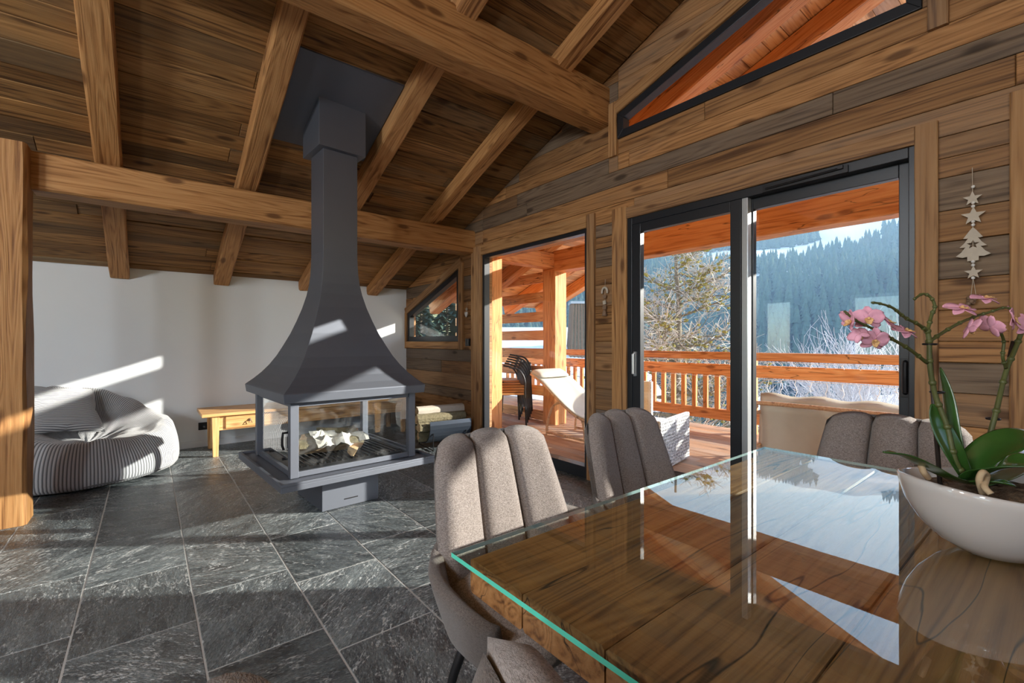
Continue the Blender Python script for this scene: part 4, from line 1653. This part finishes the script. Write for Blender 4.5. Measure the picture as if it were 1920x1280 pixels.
# ------------------------------------------------------------------ balcony
dk = MB()
dk.bb(3.13, 5.95, -2.2, 8.2, -.25, .02)
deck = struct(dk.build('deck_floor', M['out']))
R3 = random.Random(9)
x = 3.13
while x < 5.92:
    w = .137
    y = -2.2 - R3.uniform(0, 2)
    while y < 8.2:
        ln = R3.uniform(2.2, 4.2)
        a, b = max(y, -2.2), min(y + ln, 8.2)
        y += ln
        if b - a > .05:
            plank('deck_plank', [(a, -x - w), (b, -x - w), (b, -x), (a, -x)], (0, 0, .022), (0, 1, 0), (-1, 0, 0), -.028, M['deck'], deck, .002, -.003)
    x += w + .001


def timber(name, p0, p1, w, h, label, cat='beam', up=(0, 0, 1), mat='out', group=None, jit=.006):
    return tag(hewn(name, p0, p1, w, h, M[mat], None, up=up, seg=18, jit=jit, ch=.012), label, cat, group)


timber('porch_post', (4.474, 4.608, .05), (4.474, 4.608, 2.19), .235, .245, 'square larch post carrying the balcony header beam, seen through the fixed window', 'post', up=(0, 1, 0))
timber('porch_post', (3.27, 4.59, .05), (3.27, 4.59, 2.46), .235, .38, 'larch post just outside the left edge of the fixed window', 'post', up=(0, 1, 0))
timber('header_beam', (4.46, -2.0, 2.305), (4.46, 4.73, 2.305), .20, .29, 'thick orange header beam across the top of the sliding door view')
timber('tie_beam', (3.39, 4.6, 2.315), (4.36, 4.6, 2.315), .2, .2, 'short larch beam joining the two porch posts')
for x, lb in ((3.66, 'first orange rafter outside the gable window, nearest the glass'), (4.26, 'second orange rafter outside the gable window'), (5.12, 'third orange rafter outside the gable window'), (5.9, 'outermost orange rafter under the porch roof')):
    ye = 6.6 if x < 4 else 6.5
    timber('porch_rafter', (x, ye, zc(ye) - .10), (x, YR, zc(YR) - .10), .17, .19, lb, 'beam', group='rafters under the porch roof')
timber('lintel_beam', (3.265, -1.5, 2.31), (3.265, 4.39, 2.31), .26, .19, 'orange lintel timber outside above the fixed window and the sliding door')
pr = MB()
pr.prism([(YR, zc(YR) + .03), (6.6, zc(6.6) + .03), (6.6, zc(6.6) + .16), (YR, zc(YR) + .16)], 3.121, 6.0, lambda y, z, x: (x, y, z))
pr.prism([(-1.9, zc(-1.9) + .03), (YR, zc(YR) + .03), (YR, zc(YR) + .16), (-1.9, zc(-1.9) + .16)], 3.121, 6.0, lambda y, z, x: (x, y, z))
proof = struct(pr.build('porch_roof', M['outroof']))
rows, tt = [], 0.0
tot2 = (6.6 - YR) / cs
while tt < tot2:
    w = R3.uniform(.13, .19)
    rows.append((tt, min(tot2, tt + w)))
    tt += w
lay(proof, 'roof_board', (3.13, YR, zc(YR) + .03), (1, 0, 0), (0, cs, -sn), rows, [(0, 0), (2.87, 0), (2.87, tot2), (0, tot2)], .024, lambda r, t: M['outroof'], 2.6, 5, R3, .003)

# slatted wind screen
t = thing('slat_screen', 'screen of horizontal larch slats running back from the porch post', 'screen', (4.46, 5.6, 0))
for i, z in enumerate((2.128, 1.845, 1.562, 1.29, 1.026, .772, .487, .13)):
    hewn('slat', (0, -.87, z), (0, 1.6, z), .035, .145, M['out'], t, seg=8, jit=.003, ch=.005)
hewn('slat_post', (.06, 1.55, .05), (.06, 1.55, 2.2), .09, .09, M['out'], t, up=(0, 1, 0))

# balustrade
t = thing('balustrade', 'larch balcony balustrade with two top rails and square balusters', 'railing', (5.8, 2.5, 0))
for z, h, w in ((1.015, .10, .06), (.835, .145, .07), (.255, .135, .07)):
    hewn('rail', (0, -4.5, z), (0, 5.2, z), w, h, M['out'], t, seg=24, jit=.004, ch=.008)
y = 2.62
while y < 7.5:
    hewn('baluster', (0, y - 2.5, .32), (0, y - 2.5, .765), .045, .058, M['out'], t, up=(0, 1, 0), seg=4, jit=.002, ch=.004)
    y += .158
for y in (-1.5, 2.52, 6.2):
    hewn('railing_post', (.07, y - 2.5, .05), (.07, y - 2.5, 1.06), .09, .09, M['out'], t, up=(0, 1, 0), seg=6, jit=.003, ch=.006)
t = thing('icicle_lights', 'white cable string of unlit icicle lights hanging along the balcony rails', 'string lights', (5.755, 0, 0))
mb = MB()
mb.tube([(.0, -1.5 + .25 * i, .752 - .006 * (i % 2)) for i in range(32)], .003, 5)
mb.tube([(.0, -1.5 + .25 * i, .955 - .006 * (i % 2)) for i in range(32)], .003, 5)
mb.build('cable', M['led'], t)
for i in range(42):
    y = -1.3 + .15 * i
    for (z0, ln) in ((.752, (.32, .12, .22, .38, .16)[i % 5] if y < 2.5 else 0), (.955, .055)):
        if not ln:
            continue
        mb = MB()
        n = max(3, int(ln / .04))
        mb.tube([(.002 + .006 * math.sin(k * 2.1 + i), y + .012 * math.sin(k * 1.7 + i * 2), z0 - ln * k / n) for k in range(n + 1)], .0032, 5)
        mb.tube([(.0, y, z0 - ln * .5), (.0, y + .028, z0 - ln * .5 + .014)], .003, 5)
        mb.build('light_strand', M['led'], t)

# canvas swing sofa seen from behind the glass
t = thing('canvas_sofa', 'cream canvas garden sofa with a rounded wooden frame by the railing', 'garden sofa', (4.3, .9, .05))
fr_pts = [(0, .93, .05), (0, .93, .50), (-.01, .91, .565), (-.01, .85, .60), (-.01, .0, .605), (-.01, -.85, .60), (-.01, -.91, .565), (0, -.93, .50), (0, -.93, .05)]
mb = MB()
mb.tube(curve(fr_pts, 5), .018, 8)
mb.build('frame_hoop', M['beech'], t, True)
mb = MB()
n1, n2 = 26, 9
vs, fs = [], []
for j in range(n2):
    for i in range(n1):
        a = -.90 + 1.80 * i / (n1 - 1)
        b = .06 + .52 * j / (n2 - 1)
        vs.append((.03 + .05 * math.sin(math.pi * j / (n2 - 1)) + .006 * math.sin(a * 22), a, b))
for j in range(n2 - 1):
    for i in range(n1 - 1):
        fs.append((j * n1 + i, (j + 1) * n1 + i, (j + 1) * n1 + i + 1, j * n1 + i + 1))
mb.add(vs, fs)
o = mb.build('back_canvas', M['canvas'], t, True)
o.modifiers.new('thick', 'SOLIDIFY').thickness = .006
mb = MB()
cuf = lambda u, v: Vector((.14 + .03 * v, u * .95, .36 + v * .31 + .012 * math.sin(u * 16) * (v > .5)))
lin_ = lambda a, b, n: [a + (b - a) * i / (n - 1) for i in range(n)]
mb.pillow(cuf, lin_(-1, 1, 31), lin_(-1, 1, 9), lambda a, b: .05 * ((1 - a ** 8) * (1 - b ** 6)) ** .5, lambda a, b: .05 * ((1 - a ** 8) * (1 - b ** 6)) ** .5)
mb.build('back_cushion', M['canvas'], t, True)
mb = MB()
mb.pillow(lambda u, v: Vector((.48 + v * .33, u * .95, .30)), lin_(-1, 1, 21), lin_(-1, 1, 9), lambda a, b: .06 * ((1 - a ** 8) * (1 - b ** 6)) ** .5, lambda a, b: .05 * ((1 - a ** 8) * (1 - b ** 6)) ** .5)
mb.build('seat_cushion', M['canvas'], t, True)
for y in (-.93, .93):
    mb = MB()
    mb.tube([(0, y, .005), (0, y, .10)], .018, 8)
    mb.tube([(.75, y, .005), (.75, y, .45), (.70, y, .50), (.05, y, .50)], .018, 8)
    mb.tube([(0, y, .20), (.75, y, .20)], .016, 8)
    mb.build('side_frame', M['beech'], t, True)

# canvas sling deck chair
t = thing('deck_chair', 'reclining deck chair with a pale canvas sling behind the fixed window', 'deck chair', (4.10, 3.88, .0), 0)
side = [(.50, .80), (.28, .70), (.05, .55), (-.20, .40), (-.42, .33), (-.62, .37)]
for x in (-.27, .27):
    mb = MB()
    mb.tube(curve([(x, y, z - .02) for y, z in side], 5), .016, 8)
    mb.build('side_rail', M['beech'], t, True)
    mb = MB()
    mb.tube(curve([(x * .95, .22, .0), (x * .95, .20, .22), (x * .95, .10, .42), (x * .95, -.05, .48)], 5), .016, 8)
    mb.tube(curve([(x * .95, -.42, .0), (x * .95, -.40, .2), (x * .95, -.36, .33)], 5), .016, 8)
    mb.tube([(x * .95, .22, .08), (x * .95, -.42, .08)], .014, 8)
    mb.build('leg', M['beech'], t, True)
mb = MB()
c = curve([(0, y, z) for y, z in side], 5)
vs, fs = [], []
for p in c:
    for k in range(7):
        q = k / 3 - 1
        vs.append((q * .28, p.y, p.z - .07 * (1 - q * q) * math.sin(math.pi * min(1, max(0, (p.y + .62) / 1.12)))))
for i in range(len(c) - 1):
    for k in range(6):
        fs.append((i * 7 + k, i * 7 + k + 1, (i + 1) * 7 + k + 1, (i + 1) * 7 + k))
mb.add(vs, fs)
o = mb.build('canvas_sling', M['canvas'], t, True)
o.modifiers.new('thick', 'SOLIDIFY').thickness = .008
mb = MB()
mb.pillow(lambda u, v: Vector((u * .27, .42 + v * .10, .785 + v * .04)), lin_(-1, 1, 13), lin_(-1, 1, 7), lambda a, b: .04 * ((1 - a ** 6) * (1 - b ** 4)) ** .5, lambda a, b: .02)
mb.build('head_pad', M['canvas'], t, True)

# stacked garden chairs
lbs = ['lowest chair of the black metal stack by the slat screen', 'second chair up in the black metal stack', 'third chair up in the black metal stack', 'fourth chair up in the black metal stack', 'fifth chair up in the black metal stack', 'topmost chair of the black metal stack by the slat screen']
c1 = None
for i, lb in enumerate(lbs):
    if c1 is None:
        c1 = t = thing('stacking_chair', lb, 'chair', group='stacked metal chairs on the balcony')
        for s in (-1, 1):
            mb = MB()
            mb.tube(curve([(.22, s * .24, .0), (.20, s * .24, .44), (.20, s * .235, .62), (.12, s * .23, .76), (-.02, s * .225, .80)][::1], 5), .013, 8)
            mb.build('back_leg', M['blackm'], t, True)
            mb = MB()
            mb.tube([(-.22, s * .23, .0), (-.20, s * .23, .43)], .013, 8)
            mb.build('front_leg', M['blackm'], t, True)
        mb = MB()
        mb.bb(-.22, .20, -.235, .235, .42, .445)
        mb.build('seat', M['bench'], t, bevel=.006)
        mb = MB()
        mb.bb(.185, .205, -.23, .23, .55, .70)
        mb.build('back_panel', M['blackm'], t, bevel=.005)
        o = t
    else:
        o = copy_tree(c1)
    o['label'] = lb
    o.location = (3.95 + .056 * i, 5.02 + .04 * i, .05 + .03 * i)
    o.rotation_euler = (0, 0, math.radians(-28))

# wicker armchair
t = thing('wicker_armchair', 'grey woven wicker armchair on the deck behind the second dining chair', 'armchair', (3.72, 2.68, .05), math.radians(11))


def woven(name, c, d, mat='wicker'):
    """Frame box plus raised strands both ways."""
    mb = MB()
    mb.box(c, d)
    ax = [i for i in range(3) if d[i] == min(d)][0]
    o1, o2 = [i for i in range(3) if i != ax]
    for oo, other in ((o1, o2), (o2, o1)):
        n = int(d[oo] / .028)
        for i in range(n):
            cc, dd = list(c), list(d)
            cc[oo] = c[oo] - d[oo] / 2 + (i + .5) * d[oo] / n
            dd[oo] = .013
            dd[other] = d[other] * .985
            dd[ax] = d[ax] + (.008 if oo == o1 else .012)
            mb.box(cc, dd)
    return mb.build(name, M[mat], t)


woven('side_panel', (0, -.36, .24), (.72, .03, .44))
woven('side_panel', (0, .36, .24), (.72, .03, .44))
woven('front_panel', (.34, 0, .17), (.03, .66, .26))
woven('seat_panel', (0, 0, .30), (.68, .66, .03))
bp_ = woven('back_panel', (-.35, .02, .52), (.03, .64, .56), 'whitewicker')
mb = MB()
mb.pillow(lambda u, v: Vector((u * .31, v * .31, .345)), lin_(-1, 1, 11), lin_(-1, 1, 11), lambda a, b: .05 * ((1 - a ** 8) * (1 - b ** 8)) ** .5, lambda a, b: .02)
mb.build('seat_cushion', M['whitewicker'], t, True)

# ------------------------------------------------------------------ land, houses, trees
def ground(r, az):
    """Height of the land at distance r (m) and azimuth az from the camera."""
    pts = [(0, -3.6), (12, -3.8), (30, -8), (80, -24), (170, -42), (230, -38), (420, 50), (640, 128), (900, 222), (1150, 305)]
    for (a, b), (c, d) in zip(pts[:-1], pts[1:]):
        if r <= c:
            s = (r - a) / (c - a)
            h = b + (d - b) * s
            break
    else:
        h = pts[-1][1] + (r - pts[-1][0]) * .15
    x, y = r * math.sin(az), r * math.cos(az)
    if r > 60:
        h += 16 * min(1, (r - 60) / 250) * noise.noise(Vector((x * .006, y * .006, 3.3))) + 5 * noise.noise(Vector((x * .02, y * .02, 1)))
    return h


AZ0, AZ1 = math.radians(5), math.radians(118)
rs_ = [3.0, 6, 10, 16, 24, 36, 55, 80, 110, 130, 150, 170, 195, 220] + [220 + 10 * i for i in range(1, 95)]
na = 380
vs, fs = [], []
for r in rs_:
    for k in range(na + 1):
        az = AZ0 - .5 + (AZ1 - AZ0 + 1.0) * k / na
        vs.append((r * math.sin(az), r * math.cos(az), ground(r, az)))
for i in range(len(rs_) - 1):
    for k in range(na):
        fs.append((i * (na + 1) + k, i * (na + 1) + k + 1, (i + 1) * (na + 1) + k + 1, (i + 1) * (na + 1) + k)[::-1])


def clearing(x, y, r, m=0.0):
    n = m + noise.noise(Vector((x * .0085, y * .0085, 7.7)))
    return r > 430 and n > (.12 if r < 590 else .06 if r < 720 else -.10)


mb = MB()
mb.add(vs, fs)
for i in range(len(rs_) - 1):
    for k in range(na):
        x, y, _z = vs[i * (na + 1) + k]
        if 14 < rs_[i] < 145 and noise.noise(Vector((x * .09, y * .09, 4.4))) > -.22:
            mb.mi[i * na + k] = 2
        if 145 <= rs_[i] < 940 and not clearing(x, y, rs_[i], .07):
            mb.mi[i * na + k] = 1
mountain = struct(mb.build('mountain_ground', [M['snow'], M['litter'], M['meadow']], None, True))


def conifer_geo(h, seed, tiers=5, sides=6):
    rr = random.Random(seed)
    v, f = [], []
    for k in range(tiers):
        z0 = h * (.08 + .80 * k / tiers)
        z1 = min(h, z0 + h * .36)
        rad = h * .20 * (1 - k / (tiers + .3)) + h * .02
        b = len(v)
        off = rr.uniform(0, 6.28)
        for i in range(sides):
            a = off + 6.283 * i / sides
            q = rad * rr.uniform(.75, 1.15)
            v.append((q * math.cos(a), q * math.sin(a), z0 + rr.uniform(-.03, .03) * h))
        v.append((0, 0, z1))
        for i in range(sides):
            f.append((b + i, b + (i + 1) % sides, b + sides))
    return v, f


protos = [conifer_geo(1.0, s) for s in range(5)]
pm = []
for v, f in protos:
    mb = MB()
    mb.add(v, f)
    mb.tube([(0, 0, -.12), (0, 0, .2)], .022, 5)
    pm.append(mb.mesh('conifer', M['conifer']))
R4 = random.Random(21)
cand, taken = [], {}
for i in range(27000):
    r = math.sqrt(R4.uniform(150 ** 2, 960 ** 2))
    az = R4.uniform(math.radians(36), math.radians(86))
    if r > 640 and R4.random() < .35:
        continue
    x, y = r * math.sin(az), r * math.cos(az)
    if clearing(x, y, r):
        continue
    sp_ = 8.5 if r < 260 else 4.6
    key = (int(x / sp_), int(y / sp_), sp_)
    if any((key[0] + i_, key[1] + j_, sp_) in taken and math.hypot(taken[key[0] + i_, key[1] + j_, sp_][0] - x, taken[key[0] + i_, key[1] + j_, sp_][1] - y) < sp_ for i_ in (-1, 0, 1) for j_ in (-1, 0, 1)):
        continue
    taken[key] = (x, y)
    cand.append((r, x, y, ground(r, az) - .3, R4.uniform(11, 20), R4.randrange(5), R4.uniform(0, 6.28)))
cand.sort()
for (r, x, y, z, h, k, a) in cand[:300]:
    o = bpy.data.objects.new('conifer', pm[k])
    COL.objects.link(o)
    o.location = (x, y, z)
    o.scale = (h, h, h)
    o.rotation_euler = (0, 0, a)
    tag(o, 'dark green conifer at the foot of the forest across the valley', 'tree', 'nearest conifers of the forest slope')
V, Fc, n = [], [], 0
for (r, x, y, z, h, k, a) in cand[300:]:
    v, f = protos[k]
    va = np.array(v) * h
    ca, sa = math.cos(a), math.sin(a)
    vb = np.stack([va[:, 0] * ca - va[:, 1] * sa + x, va[:, 0] * sa + va[:, 1] * ca + y, va[:, 2] + z], 1)
    V.append(vb)
    Fc.append(np.array(f) + n)
    n += len(v)
V, Fc = np.concatenate(V), np.concatenate(Fc)
me = bpy.data.meshes.new('forest')
me.vertices.add(len(V))
me.vertices.foreach_set('co', V.ravel())
me.loops.add(Fc.size)
me.loops.foreach_set('vertex_index', Fc.ravel())
me.polygons.add(len(Fc))
me.polygons.foreach_set('loop_start', np.arange(0, Fc.size, 3))
me.update(calc_edges=True)
me.materials.append(M['conifer'])
o = bpy.data.objects.new('forest', me)
COL.objects.link(o)
tag(o, 'dense blue-green conifer forest covering the far mountainside', 'forest', None, 'stuff')

# haze in the valley between the house and the mountain
hm, hn = nmat('valley_haze')
ho = N(hn, 'ShaderNodeOutputMaterial')
hv = N(hn, 'ShaderNodeVolumeScatter')
hv.inputs['Color'].default_value = (.40, .68, 1, 1)
hv.inputs['Density'].default_value = .00075
hv.inputs['Anisotropy'].default_value = .2
L(hn, hv.outputs[0], ho.inputs['Volume'])
mb = MB()
mb.bb(40, 1300, -15, 1300, -80, 420)
o = mb.build('valley_haze', hm)
tag(o, 'thin blue winter haze filling the valley below the mountain', 'haze', None, 'stuff')

# ski-lift pylon
t = thing('ski_lift_pylon', 'small white ski-lift pylon standing in the forest', 'pylon', tuple(at(1593, 506, 560)))
mb = MB()
mb.tube([(0, 0, -4), (0, 0, 17)], [.7, .45], 8)
mb.build('mast', M['bead'], t)
mb = MB()
mb.box((0, 0, 17), (5.5, .8, .8), Matrix.Rotation(-YAW, 3, 'Z'))
mb.build('crossarm', M['bead'], t)


# bare larch and frosted shrub
def branchy(root, pts_r, depth, out, rr, spread, up, twigs):
    p, d, ln, r = pts_r
    n = 4
    pts, rads = [p], [r]
    for i in range(n):
        d = (d + Vector((rr.uniform(-1, 1), rr.uniform(-1, 1), rr.uniform(-1, 1) + up)) * .22).normalized()
        p = p + d * (ln / n)
        pts.append(p)
        rads.append(r * (1 - .55 * (i + 1) / n))
    out[min(depth, 2)].append((pts, rads))
    if depth >= twigs:
        return
    kids = rr.randint(6, 10)
    for k in range(kids):
        s = rr.uniform(.15, 1.0)
        i = min(n - 1, int(s * n))
        q = pts[i].lerp(pts[i + 1], s * n - i)
        sd = Vector((rr.uniform(-1, 1), rr.uniform(-1, 1), rr.uniform(-.5, .6))).normalized()
        nd = (d * (1 - spread) + sd * spread).normalized()
        branchy(root, (q, nd, ln * rr.uniform(.42, .68) * (1.15 - .4 * s), max(.004, rads[i] * .5)), depth + 1, out, rr, spread, up, twigs)


def bare_tree(base, height, label, seed, tname='larch_tree'):
    rr = random.Random(seed)
    t = thing(tname, label, 'tree', base)
    out = {0: [], 1: [], 2: []}
    tp = [Vector((0, 0, 0))]
    for i in range(9):
        tp.append(tp[-1] + Vector((rr.uniform(-.06, .06), rr.uniform(-.06, .06), height / 9)))
    tr = [.15 * (1 - .85 * i / 9) for i in range(10)]
    mb = MB()
    mb.tube(tp, tr, 8)
    mb.build('trunk', M['larchbark'], t, True)
    for k in range(64):
        s = rr.uniform(.22, .98)
        i = min(8, int(s * 9))
        q = tp[i].lerp(tp[i + 1], s * 9 - i)
        a = rr.uniform(0, 6.283)
        ln = (1.05 - s) * height * .36 + .35
        branchy(t, (q, Vector((math.cos(a), math.sin(a), rr.uniform(-.1, .35))).normalized(), ln, tr[i] * .38), 0, out, rr, .62, .18, 2)
    for key, nm, mt, nn in ((0, 'bough', 'larchbark', 6), (1, 'branch', 'larchbark', 4), (2, 'twigs', 'twig', 3)):
        if key < 1:
            for pts, rads in out[key]:
                mb = MB()
                mb.tube(pts, [max(.008, r) for r in rads], nn)
                mb.build(nm, M[mt], t)
        else:
            mb = MB()
            for pts, rads in out[key]:
                mb.tube(pts, [max(.0045, r) for r in rads], nn, False)
            o = mb.build('branches' if key == 1 else 'twigs', M[mt], t)
            o['kind'] = 'stuff'
    mb = MB()
    for key in (0, 1):
        for pts, rads in out[key]:
            for q in range(5 if key == 0 else 2):
                i = rr.randrange(len(pts) - 1)
                p = pts[i].lerp(pts[i + 1], rr.random())
                sz = rr.uniform(.018, .045)
                mb.sphere(p + Vector((rr.uniform(-.02, .02),) * 3), sz, 3, 0, (1, 1.2, .8))
    o = mb.build('lichen', M['lichen'], t)
    o['kind'] = 'stuff'
    return t


b = at(1262, 640, 9.6)
bare_tree((b.x, b.y, -3.7), 7.2, 'bare larch tree with yellow lichen standing just beyond the railing', 4)


def frost_shrub(base, h, label, seed, spread=.5, stems=26):
    rr = random.Random(seed)
    t = thing('frosted_shrub', label, 'shrub', base, 0, 'white frosted shrubs below the balcony')
    out = {0: [], 1: [], 2: []}
    for k in range(stems):
        a = rr.uniform(0, 6.283)
        branchy(t, (Vector((math.cos(a) * .15, math.sin(a) * .15, 0)), Vector((math.cos(a) * spread, math.sin(a) * spread, 1)).normalized(), h * rr.uniform(.7, 1.1), .014), 0, out, rr, .38, .25, 2)
    mb = MB()
    for pts, rads in out[0]:
        mb.tube(pts, [max(.006, r) for r in rads], 4, False)
    mb.build('stems', M['frost'], t)['kind'] = 'stuff'
    mb = MB()
    for key in (1, 2):
        for pts, rads in out[key]:
            mb.tube(pts, [max(.004, r * .7) for r in rads], 3, False)
    mb.build('twigs', M['frost'], t)['kind'] = 'stuff'


b = at(1625, 640, 9.5)
frost_shrub((b.x, b.y, -1.2), 2.0, 'white frosted shrub behind the balcony rail, right of the canvas sofa', 8, .45)
b = at(1530, 640, 12)
frost_shrub((b.x, b.y, -2.6), 2.2, 'white frosted shrub behind the balcony rail, above the middle of the canvas sofa', 14, .6)


# neighbouring house with snowy roof and timber-clad chimney
def house(name, label, c, w, d, zw, zr, yaw, wallm, chim=None, windows=()):
    """Gabled house: ridge along local X; zw eaves height and zr ridge height above the base."""
    t = thing(name, label, 'house', c, yaw)
    mb = MB()
    mb.prism([(-d / 2, 0), (d / 2, 0), (d / 2, zw), (0, zr - .15), (-d / 2, zw)], -w / 2, w / 2, lambda y, z, x: (x, y, z))
    mb.build('walls', wallm, t)
    ov = .7
    sl = (zr - zw) / (d / 2)
    for s in (-1, 1):
        mb = MB()
        pl = [(0, zr), (s * (d / 2 + ov), zw - sl * ov), (s * (d / 2 + ov), zw - sl * ov + .14), (0, zr + .14)]
        if area(pl) < 0:
            pl = pl[::-1]
        mb.prism(pl, -w / 2 - .6, w / 2 + .6, lambda y, z, x: (x, y, z))
        rf = mb.build('roof', M['rooftile'], t)
        mb = MB()
        nx, ny = 40, 14
        vs, fs = [], []
        for lay_ in (0, 1):
            for j in range(ny):
                for i in range(nx):
                    x = -w / 2 - .6 + (w + 1.2) * i / (nx - 1)
                    k = j / (ny - 1) * (d / 2 + ov)
                    edge = i in (0, nx - 1) or j in (0, ny - 1)
                    th = .14 if lay_ == 0 else .14 + (.02 if edge else .16 + .07 * noise.noise(Vector((x * 1.6, k * 1.6, s + 5.5))) + (-.1 if j == ny - 2 and math.sin(x * 7) > .3 else 0))
                    vs.append((x, s * k, zr - sl * k + th))
        for j in range(ny - 1):
            for i in range(nx - 1):
                q = (j * nx + i, j * nx + i + 1, (j + 1) * nx + i + 1, (j + 1) * nx + i)
                fs.append(tuple(nx * ny + e for e in (q if s > 0 else q[::-1])))
        mb.add(vs, fs)
        mb.build('snow_cover', M['snow'], rf, True)
    for (x, z, ww, hh, s) in windows:
        mb = MB()
        mb.bb(x - ww / 2, x + ww / 2, s * d / 2 - .05, s * d / 2 + .05, z, z + hh)
        o = mb.build('window', M['paint'], t)
        mb = MB()
        mb.bb(x - ww / 2 + .1, x + ww / 2 - .1, s * d / 2 - .06, s * d / 2 + .06, z + .1, z + hh - .1)
        mb.build('window_pane', M['alu'], o)
    if chim:
        x, y, z0, z1, cw_ = chim
        ct = bpy.data.objects.new('chimney', MB().mesh('chimney', M['larchbark']))
        mb = MB()
        n = 5
        mb.add([(x - cw_ * 1.25, y - cw_ * 1.25, z0), (x + cw_ * 1.25, y - cw_ * 1.25, z0), (x + cw_ * 1.25, y + cw_ * 1.25, z0), (x - cw_ * 1.25, y + cw_ * 1.25, z0),
                (x - cw_ * .85, y - cw_ * .85, z1), (x + cw_ * .85, y - cw_ * .85, z1), (x + cw_ * .85, y + cw_ * .85, z1), (x - cw_ * .85, y + cw_ * .85, z1)],
               [(3, 2, 1, 0), (4, 5, 6, 7), (0, 1, 5, 4), (1, 2, 6, 5), (2, 3, 7, 6), (3, 0, 4, 7)])
        co = mb.build('chimney', M['larchbark'], t)
        for sx, sy in ((1, 0), (-1, 0), (0, 1), (0, -1)):
            for k in range(7):
                q = (k / 6 - .5) * 1.9
                mb = MB()
                e0, e1 = cw_ * 1.27, cw_ * .87
                a = Vector((x + sx * e0 + abs(sy) * q * cw_ * 1.2, y + sy * e0 + abs(sx) * q * cw_ * 1.2, z0))
                bb_ = Vector((x + sx * e1 + abs(sy) * q * cw_ * .82, y + sy * e1 + abs(sx) * q * cw_ * .82, z1))
                mb.tube([a, bb_], .03, 5)
                mb.build('batten', M['brown'], co)
        mb = MB()
        mb.bb(x - cw_ * 1.05, x + cw_ * 1.05, y - cw_ * 1.05, y + cw_ * 1.05, z1, z1 + .08)
        mb.build('chimney_cap', M['alusil'], co)
    return t


p = at(995, 640, 18)
house('neighbour_house', 'neighbouring chalet with snow-covered roof and timber-clad chimney, beyond the slat screen', (p.x, p.y, -4.0), 6.4, 9, 3.4, 5.6, -YAW, M['out'], (1.65, -2.1, 4.2, 6.5, .36))
p = at(1665, 640, 42)
house('valley_chalet', 'low chalet with a snowy roof below the balcony on the right', (p.x, p.y, -10.5), 9, 8, 4.5, 6.6, -YAW + .3, M['white'], None, ((-2.2, 2.4, 1.2, 1.3, -1), (.6, 2.4, 1.2, 1.3, -1), (3, 2.4, 1.0, 1.3, -1)))
p = at(1500, 640, 60)
house('valley_chalet', 'distant chalet with grey walls and snowy roof behind the icicle lights', (p.x, p.y, -17), 16, 9, 7.5, 10.6, -YAW - .25, M['brown'], None, ((-3.5, 3.6, 1.3, 1.5, -1), (-1, 3.6, 1.3, 1.5, -1), (2, 3.6, 1.3, 1.5, -1)))

# steep mossy bank outside the small side window
mb = MB()
nx, ny = 22, 22
vs, fs = [], []
for j in range(ny):
    for i in range(nx):
        u, v = i / (nx - 1), j / (ny - 1)
        y = 9.0 + 5.0 * v
        x = y * (.36 + .36 * u)
        z = -3.8 + 6.6 * math.sin(math.pi * min(1, u * .95 + .05)) ** .6 * min(1, v * 1.8) + 1.0 * noise.noise(Vector((x * .9, y * .9, 2))) + .4 * noise.noise(Vector((x * 2.7, y * 2.7, 4)))
        vs.append((x, y, z))
for j in range(ny - 1):
    for i in range(nx - 1):
        fs.append((j * nx + i, j * nx + i + 1, (j + 1) * nx + i + 1, (j + 1) * nx + i))
mb.add(vs, fs)
o = struct(mb.build('rocky_bank_ground', M['rock'], None, True))
for i, (x, y, h, lb) in enumerate(((5.3, 10.2, 3.0, 'dark conifer on the bank seen through the sloping side window, left'), (6.1, 10.3, 3.4, 'dark conifer on the bank seen through the sloping side window, right'))):
    t = thing('bank_conifer', lb, 'tree', (x, y, -.2))
    mb = MB()
    rr = random.Random(60 + i)
    for k in range(60):
        z = .3 + (h - .3) * k / 60
        rad = (h - z) * .34 + .05
        for q in range(7):
            a = rr.uniform(0, 6.28)
            e = Vector((math.cos(a) * rad, math.sin(a) * rad, z - .18 * rad))
            m_ = Vector((math.cos(a) * rad * .5, math.sin(a) * rad * .5, z + .03))
            sd = Vector((-math.sin(a), math.cos(a), 0)) * (.10 + .06 * rad)
            mb.add([Vector((0, 0, z)), m_ + sd, e, m_ - sd, m_ + Vector((0, 0, -.07))], [(0, 1, 2), (0, 2, 3), (0, 4, 1), (0, 3, 4), (1, 4, 2), (2, 4, 3)])
    mb.build('foliage', M['conifer'], t)
    mb = MB()
    mb.tube([(0, 0, -.5), (0, 0, h)], [.08, .02], 6)
    mb.build('trunk', M['larchbark'], t)
